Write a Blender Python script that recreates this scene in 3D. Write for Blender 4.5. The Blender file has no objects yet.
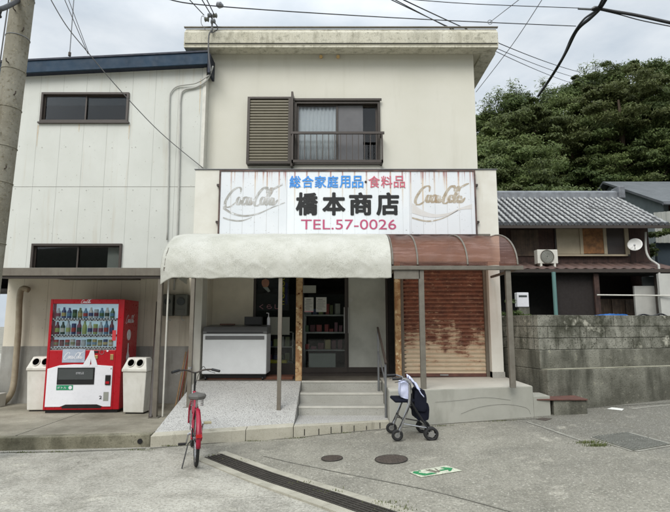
import bpy, math, random
from mathutils import Vector, Matrix, noise
PI = math.pi; R = math.radians
rnd = random.Random(7)
sc = bpy.context.scene
C = sc.collection
# ---------------------------------------------------------------- camera
EYE = 1.57; PITCH = R(7.8); F = 503.0
cam = bpy.data.cameras.new('camera'); co = bpy.data.objects.new('camera', cam); C.objects.link(co)
cam.sensor_width = 36; cam.lens = 36 * F / 670; cam.clip_end = 2000; cam.clip_start = .05
co.location = (0, 0, EYE); co.rotation_euler = (PI / 2 + PITCH, 0, 0)
sc.camera = co
cp, sp = math.cos(PITCH), math.sin(PITCH)
def ray(u, v):
    a = (256 - v) / F
    return (u - 335) / F, cp - a * sp, sp + a * cp
def P(u, v, Y):                       # survey helper: where a sight line meets the upright plane y = Y
    dx, dy, dz = ray(u, v); t = Y / dy
    return Vector((dx * t, Y, EYE + dz * t))
def g(x, y=8):                        # road height: the lane climbs gently to the right
    if x < -1: return 0.0
    return min(.04 * (x + 1) * min(1, (x + 1) / .8), .75)
def G(u, v, z=None):                  # sight line meets the road
    dx, dy, dz = ray(u, v); t = -EYE / dz
    for _ in range(30):
        zz = g(dx * t) if z is None else z
        t = (zz - EYE) / dz
    return Vector((dx * t, dy * t, EYE + dz * t))

# ---------------------------------------------------------------- materials
def lin(c):
    def f(x):
        x /= 255.
        return x / 12.92 if x <= .04045 else ((x + .055) / 1.055) ** 2.4
    return tuple(f(x) for x in c) + (1,)
class NT:
    def __init__(s, name):
        s.m = bpy.data.materials.new(name); s.m.use_nodes = True
        s.t = s.m.node_tree; s.t.nodes.clear()
        s.out = s.n('ShaderNodeOutputMaterial')
    def n(s, typ, **kw):
        x = s.t.nodes.new(typ)
        for k, v in kw.items(): setattr(x, k, v)
        return x
    def l(s, a, b): s.t.links.new(a, b)
    def coord(s, scale=(1, 1, 1), kind='Object', rot=(0, 0, 0), loc=(0, 0, 0)):
        tc = s.n('ShaderNodeTexCoord'); mp = s.n('ShaderNodeMapping')
        s.l(tc.outputs[kind], mp.inputs['Vector'])
        mp.inputs['Scale'].default_value = scale; mp.inputs['Rotation'].default_value = rot; mp.inputs['Location'].default_value = loc
        return mp.outputs[0]
    def noise(s, vec, scale, detail=5, rough=.6, dist=0):
        x = s.n('ShaderNodeTexNoise'); s.l(vec, x.inputs['Vector'])
        x.inputs['Scale'].default_value = scale; x.inputs['Detail'].default_value = detail
        x.inputs['Roughness'].default_value = rough; x.inputs['Distortion'].default_value = dist
        return x.outputs['Fac']
    def ramp(s, fac, a, b, va=0., vb=1.):
        x = s.n('ShaderNodeMapRange'); s.l(fac, x.inputs[0])
        x.inputs[1].default_value = a; x.inputs[2].default_value = b; x.inputs[3].default_value = va; x.inputs[4].default_value = vb
        return x.outputs[0]
    def math(s, op, a, b=None):
        x = s.n('ShaderNodeMath', operation=op)
        for i, v in enumerate((a, b)):
            if v is None: continue
            if isinstance(v, (int, float)): x.inputs[i].default_value = v
            else: s.l(v, x.inputs[i])
        return x.outputs[0]
    def mix(s, fac, a, b):
        x = s.n('ShaderNodeMix', data_type='RGBA')
        for i, v in ((0, fac), (6, a), (7, b)):
            if isinstance(v, (tuple, int, float)): x.inputs[i].default_value = v
            else: s.l(v, x.inputs[i])
        return x.outputs[2]
    def sep(s, vec):
        x = s.n('ShaderNodeSeparateXYZ'); s.l(vec, x.inputs[0]); return x.outputs
    def bump(s, h, strength=.3, dist=.01):
        x = s.n('ShaderNodeBump'); s.l(h, x.inputs['Height'])
        x.inputs['Strength'].default_value = strength; x.inputs['Distance'].default_value = dist
        return x.outputs[0]
    def bsdf(s, col, rough=.6, metal=0., normal=None, spec=.5, **kw):
        b = s.n('ShaderNodeBsdfPrincipled')
        for k, v in (('Base Color', col), ('Roughness', rough), ('Metallic', metal)):
            if isinstance(v, (tuple, int, float)): b.inputs[k].default_value = v
            else: s.l(v, b.inputs[k])
        b.inputs['Specular IOR Level'].default_value = spec
        for k, v in kw.items(): b.inputs[k].default_value = v
        if normal is not None: s.l(normal, b.inputs['Normal'])
        s.l(b.outputs[0], s.out.inputs[0])
        return b
def mat(name, col, rough=.6, metal=0., col2=None, ns=2., lo=.35, hi=.7, streak=None, speck=None, bump=None, spec=.5, speck2=None):
    N = NT(name); v = N.coord()
    c1 = lin(col) if max(col) > 1 else tuple(col) + (1,)
    if col2 is None: c2 = tuple(x * .82 for x in c1[:3]) + (1,)
    else: c2 = lin(col2)
    c = N.mix(N.ramp(N.noise(v, ns, 7, .65), lo, hi), c1, c2)
    for sk in (speck, speck2):
        if sk:                        # (colour, scale, lo, hi)
            c = N.mix(N.ramp(N.noise(v, sk[1], 3, .6), sk[2], sk[3]), c, lin(sk[0]))
    if streak:                        # (colour, xscale, zscale, lo, hi)
        vv = N.coord((streak[1], streak[1], streak[2]))
        c = N.mix(N.ramp(N.noise(vv, 1, 5, .6), streak[3], streak[4], 0, .8), c, lin(streak[0]))
    nrm = None
    if bump: nrm = N.bump(N.noise(v, bump[0], 5, .65), bump[1], bump[2])
    r = N.ramp(N.noise(v, ns * 3 + 5, 4), .3, .7, max(0, rough - .08), min(1, rough + .08))
    N.bsdf(c, r, metal, nrm, spec)
    return N.m

M = {}
M['cream'] = mat('cream_render', (207, 205, 194), .85, col2=(200, 198, 185), ns=.8, streak=((182, 178, 164), 3.5, .35, .56, .95), speck=((200, 197, 184), 40, .62, .8), bump=(90, .25, .004), spec=.2)
M['cream_box'] = mat('cream_box_paint', (216, 215, 206), .7, col2=(204, 201, 190), ns=2, streak=((168, 158, 132), 7, .6, .58, .9), bump=(60, .15, .003), spec=.3)
M['parapet'] = mat('weathered_parapet', (200, 197, 182), .9, col2=(184, 180, 162), ns=1.5, speck=((156, 153, 138), 9, .54, .70), speck2=((100, 98, 87), 75, .60, .69), streak=((138, 134, 118), 7, 1.0, .50, .72), bump=(60, .4, .008), spec=.15)
M['soffit'] = mat('soffit_paint', (206, 202, 184), .85, ns=1.5, spec=.2)
M['blue_trim'] = mat('blue_roof_trim', (14, 50, 74), .7, col2=(12, 42, 62), ns=1.5, streak=((14, 36, 54), 6, 1, .5, .8))
M['navy'] = mat('navy_underside', (18, 28, 48), .6)
M['beige_low'] = mat('beige_siding', (220, 213, 196), .8, col2=(206, 198, 180), ns=1.2, streak=((150, 138, 112), 6, .5, .56, .85), bump=(50, .2, .004), spec=.2)
M['grey_plinth'] = mat('grey_plinth_paint', (166, 165, 159), .85, col2=(140, 138, 130), ns=1.6, streak=((96, 92, 84), 5, .8, .5, .8), bump=(40, .4, .006), spec=.2)
M['concrete'] = mat('grey_concrete', (160, 158, 148), .9, col2=(132, 129, 118), ns=1.3, speck=((110, 108, 98), 120, .55, .75), speck2=((188, 186, 176), 190, .6, .78), bump=(70, .45, .006), spec=.2)
M['platform'] = mat('stained_concrete', (158, 153, 138), .9, col2=(110, 105, 92), ns=.9, lo=.38, hi=.66, speck=((96, 93, 82), 60, .55, .8), bump=(60, .45, .006), spec=.2)
M['kerb'] = mat('mossy_kerb', (146, 142, 124), .95, col2=(98, 95, 80), ns=2.2, streak=((66, 64, 52), 3.5, 2.2, .5, .74), speck=((70, 70, 56), 60, .55, .75), bump=(50, .6, .01), spec=.15)
M['frontkerb'] = mat('pale_concrete_kerb', (176, 172, 158), .9, col2=(150, 146, 130), ns=2, streak=((100, 97, 84), 6, .8, .56, .78), speck=((120, 117, 104), 90, .56, .78), bump=(60, .4, .006), spec=.2)
M['aggregate'] = mat('washed_aggregate', (174, 173, 169), .9, col2=(158, 157, 152), ns=1.2, speck=((112, 111, 108), 62, .54, .62), speck2=((210, 209, 204), 85, .56, .66), bump=(75, .6, .006), spec=.25)
M['stair'] = mat('stair_concrete', (166, 165, 158), .9, col2=(150, 149, 141), ns=2, speck=((120, 120, 114), 90, .56, .7), bump=(80, .4, .004), spec=.2)
M['nosing'] = mat('stair_nosing', (186, 184, 174), .8, ns=6)
M['plaster'] = mat('grey_plaster', (164, 163, 154), .85, col2=(146, 146, 136), ns=1.2, streak=((120, 120, 110), 3, 1.2, .56, .85), bump=(30, .2, .005), spec=.2)
M['base_top'] = mat('base_top_concrete', (182, 179, 168), .85, ns=2, bump=(60, .2, .004))
M['floor'] = mat('shop_floor', (104, 98, 88), .6, col2=(84, 78, 70), ns=3)
M['inner'] = mat('inner_plaster', (220, 213, 196), .8, ns=2)
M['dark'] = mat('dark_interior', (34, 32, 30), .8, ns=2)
M['darkbrown'] = mat('dark_brown_metal', (62, 54, 48), .45, ns=6)
M['bronze'] = mat('bronze_aluminium', (60, 54, 48), .4, .3, ns=8)
M['alu'] = mat('aluminium', (170, 170, 168), .35, .7, ns=8)
M['brownpost'] = mat('brown_grey_paint', (112, 106, 95), .5, col2=(96, 90, 80), ns=6, streak=((84, 70, 56), 30, 2, .55, .8))
M['greypost'] = mat('grey_painted_steel', (112, 108, 98), .45, col2=(94, 89, 80), ns=8)
M['rustpost'] = mat('rusted_post', (184, 156, 116), .8, col2=(150, 112, 78), ns=7, lo=.42, hi=.58, speck=((96, 56, 34), 18, .60, .68), speck2=((206, 188, 150), 12, .58, .64), bump=(60, .6, .004), spec=.2)
M['louvre'] = mat('tan_metal_louvre', (112, 106, 88), .5, col2=(102, 96, 79), ns=3)
M['curtain'] = mat('white_curtain', (236, 238, 238), .9, ns=4, col2=(226, 229, 230))
M['screen'] = mat('dark_insect_screen', (104, 104, 106), .8)
M['hole'] = mat('deep_hole', (6, 6, 6), 1.0, spec=0)
M['black'] = mat('black_plastic', (22, 22, 24), .4)
M['rubber'] = mat('rubber', (28, 28, 28), .8)
M['cable'] = mat('black_cable', (30, 30, 32), .6)
M['cable_grey'] = mat('grey_cable', (96, 96, 96), .6)
M['pipe'] = mat('tan_pipe', (172, 160, 138), .6, col2=(140, 128, 106), ns=5)
M['pvc'] = mat('grey_pvc', (176, 176, 170), .5, ns=5)
M['pvcwhite'] = mat('white_pvc', (206, 204, 194), .5, ns=5)
M['meter'] = mat('grey_meter_box', (98, 100, 92), .5)
M['meterglass'] = mat('meter_window', (70, 74, 74), .2)
M['red'] = mat('vending_red', (172, 8, 28), .32, col2=(162, 6, 24), ns=3, spec=.5)
M['vwhite'] = mat('vending_white', (226, 226, 230), .3, col2=(218, 218, 222), ns=3)
M['vblue'] = mat('display_blue', (176, 210, 224), .6, col2=(214, 230, 236), ns=6)
M['chrome'] = mat('chrome', (190, 190, 192), .2, .9, ns=8)
M['brass'] = mat('brass', (190, 160, 110), .35, .6)
M['green'] = mat('green_label', (26, 140, 96), .5, col2=(22, 126, 86))
M['bin'] = mat('bin_plastic', (214, 212, 204), .55, col2=(196, 193, 182), ns=3, streak=((160, 156, 142), 8, 1.5, .6, .85))
M['freezer'] = mat('freezer_enamel', (226, 228, 228), .35, col2=(214, 216, 216), ns=3)
M['freezergrey'] = mat('freezer_trim', (104, 104, 104), .45)
M['bikered'] = mat('crimson_bicycle_paint', (150, 14, 48), .3, col2=(134, 10, 40), ns=5)
M['saddle'] = mat('grey_saddle', (86, 84, 80), .7, bump=(90, .3, .003))
M['tread'] = mat('tyre_rubber', (32, 32, 32), .85, bump=(150, .6, .003))
M['tan'] = mat('tan_plastic', (196, 186, 150), .6)
M['fabricdark'] = mat('navy_black_fabric', (28, 30, 40), .9, bump=(140, .4, .003), spec=.1)
M['lavender'] = mat('lavender_cloth', (186, 192, 220), .85, col2=(208, 212, 232), ns=12, bump=(30, .5, .01))
M['iron'] = mat('cast_iron', (84, 74, 66), .75, .2, col2=(62, 56, 50), ns=20, bump=(120, .8, .006))
M['grate'] = mat('gutter_grate', (64, 60, 54), .7, .2, col2=(48, 45, 40), ns=10, bump=(60, .4, .004))
M['galv'] = mat('galvanised_grate', (128, 128, 120), .7, .3, col2=(104, 104, 96), ns=10)
M['channel'] = mat('gutter_channel', (30, 28, 24), .95)
M['gutteredge'] = mat('gutter_edge_concrete', (170, 166, 152), .9, col2=(140, 137, 124), ns=3, speck=((130, 126, 112), 100, .55, .75), bump=(70, .4, .005), spec=.2)
M['stickerpale'] = mat('pale_ground_sign', (196, 200, 178), .8, col2=(164, 166, 150), ns=14, speck=((140, 140, 128), 50, .55, .65))
M['stickergreen'] = mat('green_ground_sign', (28, 122, 72), .8, ns=14, speck=((130, 150, 122), 60, .60, .70))

M['stainedjoint'] = mat('pale_mortar_joint', (150, 148, 138), .9, col2=(122, 120, 110), ns=6, speck=((96, 94, 86), 40, .52, .68))
M['tarline'] = mat('dark_joint_line', (74, 72, 64), .95, col2=(110, 108, 98), ns=9)
M['whitepaint'] = mat('worn_white_paint', (224, 224, 218), .8, ns=10)
M['wallold'] = mat('mossy_retaining_concrete', (132, 131, 120), .95, col2=(88, 87, 78), ns=1.3, lo=.36, hi=.62, streak=((64, 64, 56), 4, .7, .46, .68), speck=((150, 148, 132), 9, .62, .74), speck2=((52, 54, 42), 50, .56, .7), bump=(30, .7, .015), spec=.15)
M['blocks'] = mat('mossy_blocks', (146, 145, 134), .95, col2=(78, 78, 68), ns=1.6, lo=.4, hi=.6, streak=((54, 55, 44), 5, 1.5, .48, .66), speck=((172, 170, 156), 3.2, .58, .68), speck2=((46, 48, 38), 40, .55, .68), bump=(50, .8, .012), spec=.15)
M['ledge'] = mat('ledge_top', (160, 158, 142), .95, col2=(118, 116, 100), ns=4, bump=(40, .5, .01), spec=.15)
M['rustplate'] = mat('rusty_steel_plate', (104, 70, 60), .8, col2=(78, 54, 48), ns=8, bump=(50, .4, .004))
M['tile'] = mat('silver_grey_roof_tile', (112, 115, 120), .33, col2=(70, 73, 78), ns=3, lo=.3, hi=.75, speck=((58, 60, 64), 11, .56, .7), bump=(30, .3, .01))
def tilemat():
    N = NT('roof_tile_shaded_rows'); v = N.coord(); x, y, z = N.sep(v)
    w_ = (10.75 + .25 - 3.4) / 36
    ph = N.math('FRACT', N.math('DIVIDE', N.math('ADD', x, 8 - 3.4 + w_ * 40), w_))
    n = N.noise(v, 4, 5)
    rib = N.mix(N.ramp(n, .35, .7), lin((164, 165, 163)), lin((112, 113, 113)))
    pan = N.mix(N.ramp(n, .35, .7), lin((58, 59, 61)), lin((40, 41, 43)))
    c = N.mix(N.ramp(ph, .42, .46), rib, pan)  # pale ribs and dark pans paint in sky sheen and gap shade
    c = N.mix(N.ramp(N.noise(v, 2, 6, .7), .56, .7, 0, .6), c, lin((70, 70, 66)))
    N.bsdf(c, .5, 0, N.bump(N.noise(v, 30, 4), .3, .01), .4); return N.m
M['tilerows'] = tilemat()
M['tilecap'] = mat('ridge_tile', (120, 124, 128), .55, col2=(82, 84, 88), ns=4)
M['oldwood'] = mat('old_dark_wood', (74, 52, 44), .8, col2=(52, 36, 32), ns=5, streak=((34, 25, 22), 18, .8, .45, .7), bump=(40, .4, .01))
M['greywood'] = mat('weathered_boards', (96, 80, 66), .85, col2=(60, 50, 42), ns=4, streak=((40, 32, 28), 22, .5, .45, .7))
M['panelbeige'] = mat('beige_panel', (176, 164, 140), .7, ns=3)
M['panelbrown'] = mat('stained_brown_panel', (160, 112, 68), .7, col2=(116, 82, 52), ns=5, lo=.4, hi=.62)
M['paneldark'] = mat('dark_shoji', (66, 58, 54), .5, ns=6)
M['acwhite'] = mat('ac_white', (206, 204, 194), .5)
M['dish'] = mat('dish_white', (230, 230, 226), .4)
M['teal'] = mat('teal_pipe', (96, 132, 128), .6)
M['bluetarp'] = mat('blue_tarp', (34, 98, 170), .5)
M['whitewall'] = mat('white_outhouse_wall', (186, 186, 180), .8, ns=2)
M['darkshed'] = mat('dark_shed_boards', (40, 34, 32), .85, ns=3)
M['lowroof'] = mat('rusty_brown_low_roof', (96, 74, 66), .7, col2=(68, 54, 50), ns=3)
M['greyroof'] = mat('grey_sheet_roof', (92, 96, 98), .6, col2=(74, 78, 80), ns=2)
M['gablewall'] = mat('pale_blue_grey_wall', (142, 152, 152), .8, col2=(120, 130, 130), ns=2)
M['corr'] = mat('grey_corrugated', (150, 152, 146), .6)
M['navywall'] = mat('slate_wall', (50, 62, 70), .8)
M['pole'] = mat('pole_concrete', (140, 137, 125), .9, col2=(114, 109, 95), ns=3, speck=((96, 90, 74), 30, .55, .7), speck2=((172, 164, 142), 60, .6, .72), streak=((92, 84, 66), 8, .8, .52, .78), bump=(60, .5, .006), spec=.15)
M['bark'] = mat('bark', (70, 58, 44), .95, bump=(20, .8, .02))
M['soil'] = mat('hillside_soil', (40, 46, 26), .95, col2=(26, 30, 18), ns=1.2)
M['yard'] = mat('yard_ground', (84, 80, 68), .95, ns=1)
M['signframe'] = mat('rust_stained_frame', (66, 54, 50), .7, col2=(104, 84, 78), ns=5, lo=.4, hi=.6)
M['porcelain'] = mat('porcelain', (200, 202, 204), .25)
M['steel'] = mat('galvanised_steel', (120, 122, 124), .45, .5)
M['paper'] = mat('white_paper', (196, 198, 192), .8)
M['papergrey'] = mat('grey_paper', (150, 152, 142), .8)
M['pink'] = mat('pink_print', (226, 160, 170), .8)
M['skin'] = mat('printed_skin', (224, 158, 132), .7)
M['hair'] = mat('printed_hair', (26, 20, 18), .7)
M['suit'] = mat('printed_suit', (20, 18, 22), .7)
M['posterbg'] = mat('poster_ground', (14, 16, 26), .5)
M['yellow'] = mat('yellow_print', (226, 212, 60), .7)
M['navyprint'] = mat('navy_print', (34, 34, 96), .7)
M['boxwhite'] = mat('pale_carton', (150, 156, 148), .8)
M['pallet'] = mat('reddish_wood', (110, 66, 46), .8, col2=(80, 50, 36), ns=8)
M['stick'] = mat('bamboo_stick', (150, 122, 88), .7, col2=(110, 84, 58), ns=8)
M['stickred'] = mat('reddish_stick', (120, 60, 44), .7)
M['txtblack'] = mat('sign_black', (10, 13, 13), .5, ns=6)
M['txtblue'] = mat('sign_blue', (52, 136, 214), .5, col2=(66, 146, 218), ns=6)
M['txtpink'] = mat('sign_faded_red', (190, 92, 110), .5, col2=(200, 112, 126), ns=8)
M['txtrose'] = mat('sign_rose', (172, 66, 104), .5, col2=(186, 84, 118), ns=8)
M['logo'] = mat('faded_logo', (148, 147, 141), .6, col2=(186, 186, 184), ns=9, lo=.4, hi=.62, speck=((214, 217, 219), 16, .60, .68), streak=((150, 128, 104), 9, .5, .64, .76))
M['logotan'] = mat('faded_tan_logo', (158, 144, 122), .6, col2=(184, 176, 162), ns=9, lo=.4, hi=.62, speck=((212, 213, 212), 16, .60, .68), streak=((146, 118, 84), 9, .5, .58, .70))
M['wave'] = mat('faded_ribbon', (198, 200, 202), .6, col2=(206, 208, 210), ns=5)
M['wavetan'] = mat('faded_tan_ribbon', (200, 197, 192), .6, col2=(208, 207, 206), ns=5)

def glass(name, tint=(.75, .8, .8), rough=.02, f=1.5, base=.03):
    N = NT(name)
    t = N.n('ShaderNodeBsdfTransparent'); t.inputs[0].default_value = tuple(tint) + (1,)
    gl = N.n('ShaderNodeBsdfGlossy'); gl.inputs['Roughness'].default_value = rough
    fr = N.n('ShaderNodeFresnel'); fr.inputs[0].default_value = f
    mx = N.n('ShaderNodeMixShader'); N.l(N.math('ADD', fr.outputs[0], base), mx.inputs[0]); N.l(t.outputs[0], mx.inputs[1]); N.l(gl.outputs[0], mx.inputs[2])
    N.l(mx.outputs[0], N.out.inputs[0]); return N.m
M['glass'] = glass('window_glass', (.93, .95, .96), .02, 1.45, .0)
M['glassdark'] = glass('dark_window_glass', (.88, .90, .90), .03, 1.33, .0)
M['glassclear'] = glass('display_glass', (.93, .95, .96), .02, 1.45, .01)
def frosted():
    N = NT('frosted_glass'); v = N.coord()
    c = N.mix(N.ramp(N.noise(v, 2.5, 6), .35, .7), lin((196, 198, 188)), lin((172, 174, 164)))
    N.bsdf(c, .45); return N.m
M['frosted'] = frosted()
def poly():
    N = NT('red_polycarbonate'); v = N.coord()
    c = N.mix(N.ramp(N.noise(v, 3, 6, .7), .35, .7), lin((128, 88, 74)), lin((100, 70, 60)))
    vv = N.coord((1.5, 22, 22)); c = N.mix(N.ramp(N.noise(vv, 1, 5, .7), .50, .72, 0, .8), c, lin((180, 146, 136)))
    d = N.n('ShaderNodeBsdfPrincipled'); N.l(c, d.inputs['Base Color']); d.inputs['Roughness'].default_value = .35
    t = N.n('ShaderNodeBsdfTransparent'); t.inputs[0].default_value = (.60, .40, .32, 1)
    mx = N.n('ShaderNodeMixShader'); N.l(N.ramp(N.noise(v, 6, 6), .3, .7, .32, .52), mx.inputs[0]); N.l(t.outputs[0], mx.inputs[1]); N.l(d.outputs[0], mx.inputs[2])
    N.l(mx.outputs[0], N.out.inputs[0]); return N.m
M['poly'] = poly()
def siding(name, c1, c2, pitch, joint, streakc):
    # vertical siding boards: thin joints every pitch metres, stains below
    N = NT(name); v = N.coord(); x, y, z = N.sep(v)
    base = N.mix(N.ramp(N.noise(v, 1.1, 6, .6), .35, .7), lin(c1), lin(c2))
    q = N.math('ABSOLUTE', N.math('SUBTRACT', N.math('FRACT', N.math('DIVIDE', N.math('ADD', x, 100.0), pitch)), .5))
    ln = N.ramp(q, .485, .497, 0, .8)
    wob = N.ramp(N.noise(N.coord((1, 1, 1.5)), 2.5, 3), .3, .7, .35, 1)
    base = N.mix(N.math('MULTIPLY', ln, wob), base, lin(joint))
    # one tint per board
    wn = N.n('ShaderNodeTexWhiteNoise', noise_dimensions='1D'); N.l(N.math('FLOOR', N.math('ADD', N.math('DIVIDE', N.math('ADD', x, 100.0), pitch), .5)), wn.inputs['W'])
    base = N.mix(N.ramp(wn.outputs['Value'], 0, 1, 0, .10), base, lin((150, 150, 142)))
    st = N.noise(N.coord((7, 7, .35)), 1, 6, .65)
    base = N.mix(N.ramp(st, .56, .85, 0, .75), base, lin(streakc))
    dots = N.noise(N.coord((1, 1, 1)), 28, 2)
    base = N.mix(N.ramp(dots, .70, .76, 0, .7), base, lin((120, 112, 98)))
    N.bsdf(base, .65, 0, N.bump(N.math('SUBTRACT', N.math('MULTIPLY', N.noise(v, 3, 4), .5), ln), .5, .006), .3)
    return N.m
M['siding'] = siding('white_siding', (204, 206, 200), (194, 196, 189), .455, (150, 150, 144), (172, 158, 134))
M['siding_low'] = siding('beige_siding_boards', (222, 215, 198), (208, 200, 182), .455, (152, 144, 126), (150, 138, 116))
def signmat(name, base1, base2, x0, dens, seed, seam_=.75):
    N = NT(name); v = N.coord(loc=(seed, 0, 0)); x, y, z = N.sep(N.coord())
    c = N.mix(N.ramp(N.noise(v, 1.5, 5), .35, .7), lin(base1), lin(base2))
    pitch = .222
    q = N.math('ABSOLUTE', N.math('SUBTRACT', N.math('FRACT', N.math('DIVIDE', N.math('ADD', x, 50.0 + x0), pitch)), .5))
    c = N.mix(N.ramp(q, .478, .495, 0, seam_), c, lin((150, 146, 140)))
    # rust runs from the top rail
    h = N.ramp(z, 3.22, 4.39, 0, 1)
    st = N.noise(N.coord((19, 1, .22), loc=(seed * 3, 0, 0)), 1, 4, .55)
    ln = N.noise(N.coord((4, 1, .3), loc=(seed, 5, 0)), 1, 3)
    thr = N.math('ADD', N.math('MULTIPLY', h, .34), N.math('MULTIPLY', N.math('SUBTRACT', ln, .5), .45))
    m1 = N.ramp(N.math('ADD', st, thr), dens + .02, dens + .10, 0, .8)
    seam = N.ramp(q, .40, .49)
    m2 = N.math('MULTIPLY', seam, N.ramp(N.math('ADD', ln, N.math('MULTIPLY', h, .45)), .72, .95, 0, .85))
    m = N.math('MAXIMUM', m1, m2)
    rc = N.mix(N.ramp(N.math('ADD', h, N.math('MULTIPLY', N.math('SUBTRACT', N.noise(v, 6, 2), .5), .5)), .78, 1.0), lin((200, 178, 146)), lin((150, 82, 70)))
    c = N.mix(m, c, rc)
    c = N.mix(N.ramp(N.noise(v, 26, 2), .68, .73, 0, .6), c, lin((120, 116, 110)))
    N.bsdf(c, .5, 0, N.bump(N.math('MULTIPLY', N.ramp(q, .478, .495), -1), .5, .004), .4)
    return N.m
M['sign1'] = signmat('sign_panel_faded', (218, 221, 224), (208, 213, 217), .10, .86, 1.3, .5)
M['sign2'] = signmat('sign_panel_middle', (224, 228, 230), (216, 222, 226), .03, .93, 4.1, .3)
def shuttermat():
    N = NT('rusty_shutter'); v = N.coord(); x, y, z = N.sep(v)
    c = N.mix(N.ramp(N.noise(v, 2, 5), .35, .7), lin((190, 176, 152)), lin((174, 160, 136)))
    h = N.ramp(z, .74, 1.95, -.20, .27)
    n1 = N.ramp(N.noise(N.coord((1.2, 1, 2.2)), 2.0, 8, .74), 0, 1, .03, .95)
    vs = N.noise(N.coord((5, 1, .5)), 1, 5, .7)
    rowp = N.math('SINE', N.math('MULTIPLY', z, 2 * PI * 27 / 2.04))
    hi_ = N.noise(N.coord((3, 1, 16)), 1.4, 8, .8)
    f = N.math('ADD', N.math('ADD', n1, h), N.math('MULTIPLY', N.math('SUBTRACT', vs, .5), .3))
    f = N.math('ADD', f, N.math('ADD', N.math('MULTIPLY', rowp, .045), N.math('MULTIPLY', N.math('SUBTRACT', hi_, .5), .62)))
    m = N.ramp(f, .47, .56)
    rust = N.mix(N.ramp(N.noise(v, 9, 7, .7), .35, .65), lin((116, 72, 54)), lin((78, 48, 39)))
    c = N.mix(N.ramp(f, .36, .50, 0, .6), c, lin((166, 134, 106)))
    c = N.mix(m, c, rust)
    c = N.mix(N.ramp(N.noise(N.coord((1, 1, 3)), 7, 6, .75), .58, .68, 0, .8), c, lin((176, 146, 116)))
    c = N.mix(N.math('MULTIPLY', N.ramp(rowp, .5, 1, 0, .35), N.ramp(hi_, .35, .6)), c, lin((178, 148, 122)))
    N.bsdf(c, .7, 0, N.bump(N.noise(v, 40, 5), .3, .004), .3); return N.m
M['shutter'] = shuttermat()
def clothmat():
    N = NT('mouldy_white_awning_cloth'); v = N.coord()
    c = N.mix(N.ramp(N.noise(v, 2.2, 6), .35, .7), lin((192, 192, 184)), lin((174, 174, 163)))
    c = N.mix(N.math('MULTIPLY', N.ramp(N.noise(v, 75, 4, .8), .50, .64, 0, .8), N.ramp(N.noise(v, 2.6, 5), .36, .6, .15, .85)), c, lin((108, 108, 94)))
    c = N.mix(N.ramp(N.noise(N.coord((5, 3, 1)), 1, 5), .62, .8, 0, .5), c, lin((182, 181, 166)))
    N.bsdf(c, .75, 0, N.bump(N.noise(N.coord((1, 1, 1), rot=(0, .6, 0)), 14, 6, .6, .6), .35, .008), .25); return N.m
M['cloth'] = clothmat()
def roadmat():
    N = NT('aged_road_surface'); v = N.coord(); x, y, z = N.sep(v)
    nl = N.noise(v, .45, 5, .6); nm = N.noise(v, 2.3, 6, .65)
    # pale forecourt concrete left of the gutter, tarmac to its right
    side = N.math('ADD', N.math('SUBTRACT', x, -1.35), N.math('MULTIPLY', N.math('SUBTRACT', y, 6.3), .78))
    side = N.math('ADD', side, N.math('MULTIPLY', N.math('SUBTRACT', nm, .5), .15))
    right = N.ramp(side, -.1, .1)
    cl = N.mix(N.ramp(nl, .35, .65), lin((180, 177, 166)), lin((158, 155, 145)))
    cr = N.mix(N.ramp(nl, .35, .65), lin((148, 145, 133)), lin((126, 123, 113)))
    c = N.mix(right, cl, cr)
    far = N.ramp(N.math('ADD', N.math('SUBTRACT', N.math('ADD', x, N.math('MULTIPLY', y, .55)), 6.6), N.math('MULTIPLY', N.math('SUBTRACT', nm, .5), .8)), -.1, .35)
    c = N.mix(N.math('MULTIPLY', far, right), c, lin((112, 110, 102)))
    c = N.mix(N.ramp(nm, .5, .72, 0, .6), c, lin((114, 111, 100)))
    c = N.mix(N.ramp(N.noise(v, .9, 7, .7, .6), .50, .66, 0, .62), c, lin((98, 96, 88)))
    c = N.mix(N.ramp(N.noise(N.coord(loc=(7, 3, 0)), 1.6, 7, .7), .60, .72, 0, .5), c, lin((212, 207, 190)))
    c = N.mix(N.ramp(N.noise(v, 7, 5), .6, .8, 0, .45), c, lin((212, 208, 192)))
    c = N.mix(N.ramp(N.noise(v, 34, 5, .85), .49, .60, 0, .58), c, lin((88, 86, 78)))
    c = N.mix(N.ramp(N.noise(v, 3.5, 6, .75), .50, .70, 0, .38), c, lin((96, 94, 85)))
    c = N.mix(N.ramp(N.noise(N.coord(loc=(2, 9, 0)), 13, 5, .7), .52, .70, 0, .35), c, lin((104, 102, 92)))
    c = N.mix(N.ramp(N.noise(v, 48, 4, .8), .55, .66, 0, .6), c, lin((214, 211, 198)))
    vo = N.n('ShaderNodeTexVoronoi', feature='DISTANCE_TO_EDGE'); N.l(N.coord((.42, .5, 1)), vo.inputs['Vector']); vo.inputs['Scale'].default_value = 1
    dv = N.n('ShaderNodeVectorMath', operation='ADD'); N.l(N.coord((.42, .5, 1)), dv.inputs[0])
    nn = N.n('ShaderNodeTexNoise'); N.l(v, nn.inputs['Vector']); nn.inputs['Scale'].default_value = 3
    N.l(nn.outputs['Color'], dv.inputs[1]); N.l(dv.outputs[0], vo.inputs['Vector'])
    c = N.mix(N.math('MULTIPLY', N.ramp(vo.outputs['Distance'], .0, .007, .5, 0), N.ramp(nl, .50, .58)), c, lin((80, 77, 66)))
    N.bsdf(c, .93, 0, N.bump(N.noise(v, 80, 4, .7), .7, .008), .2); return N.m
M['road'] = roadmat()
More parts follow.
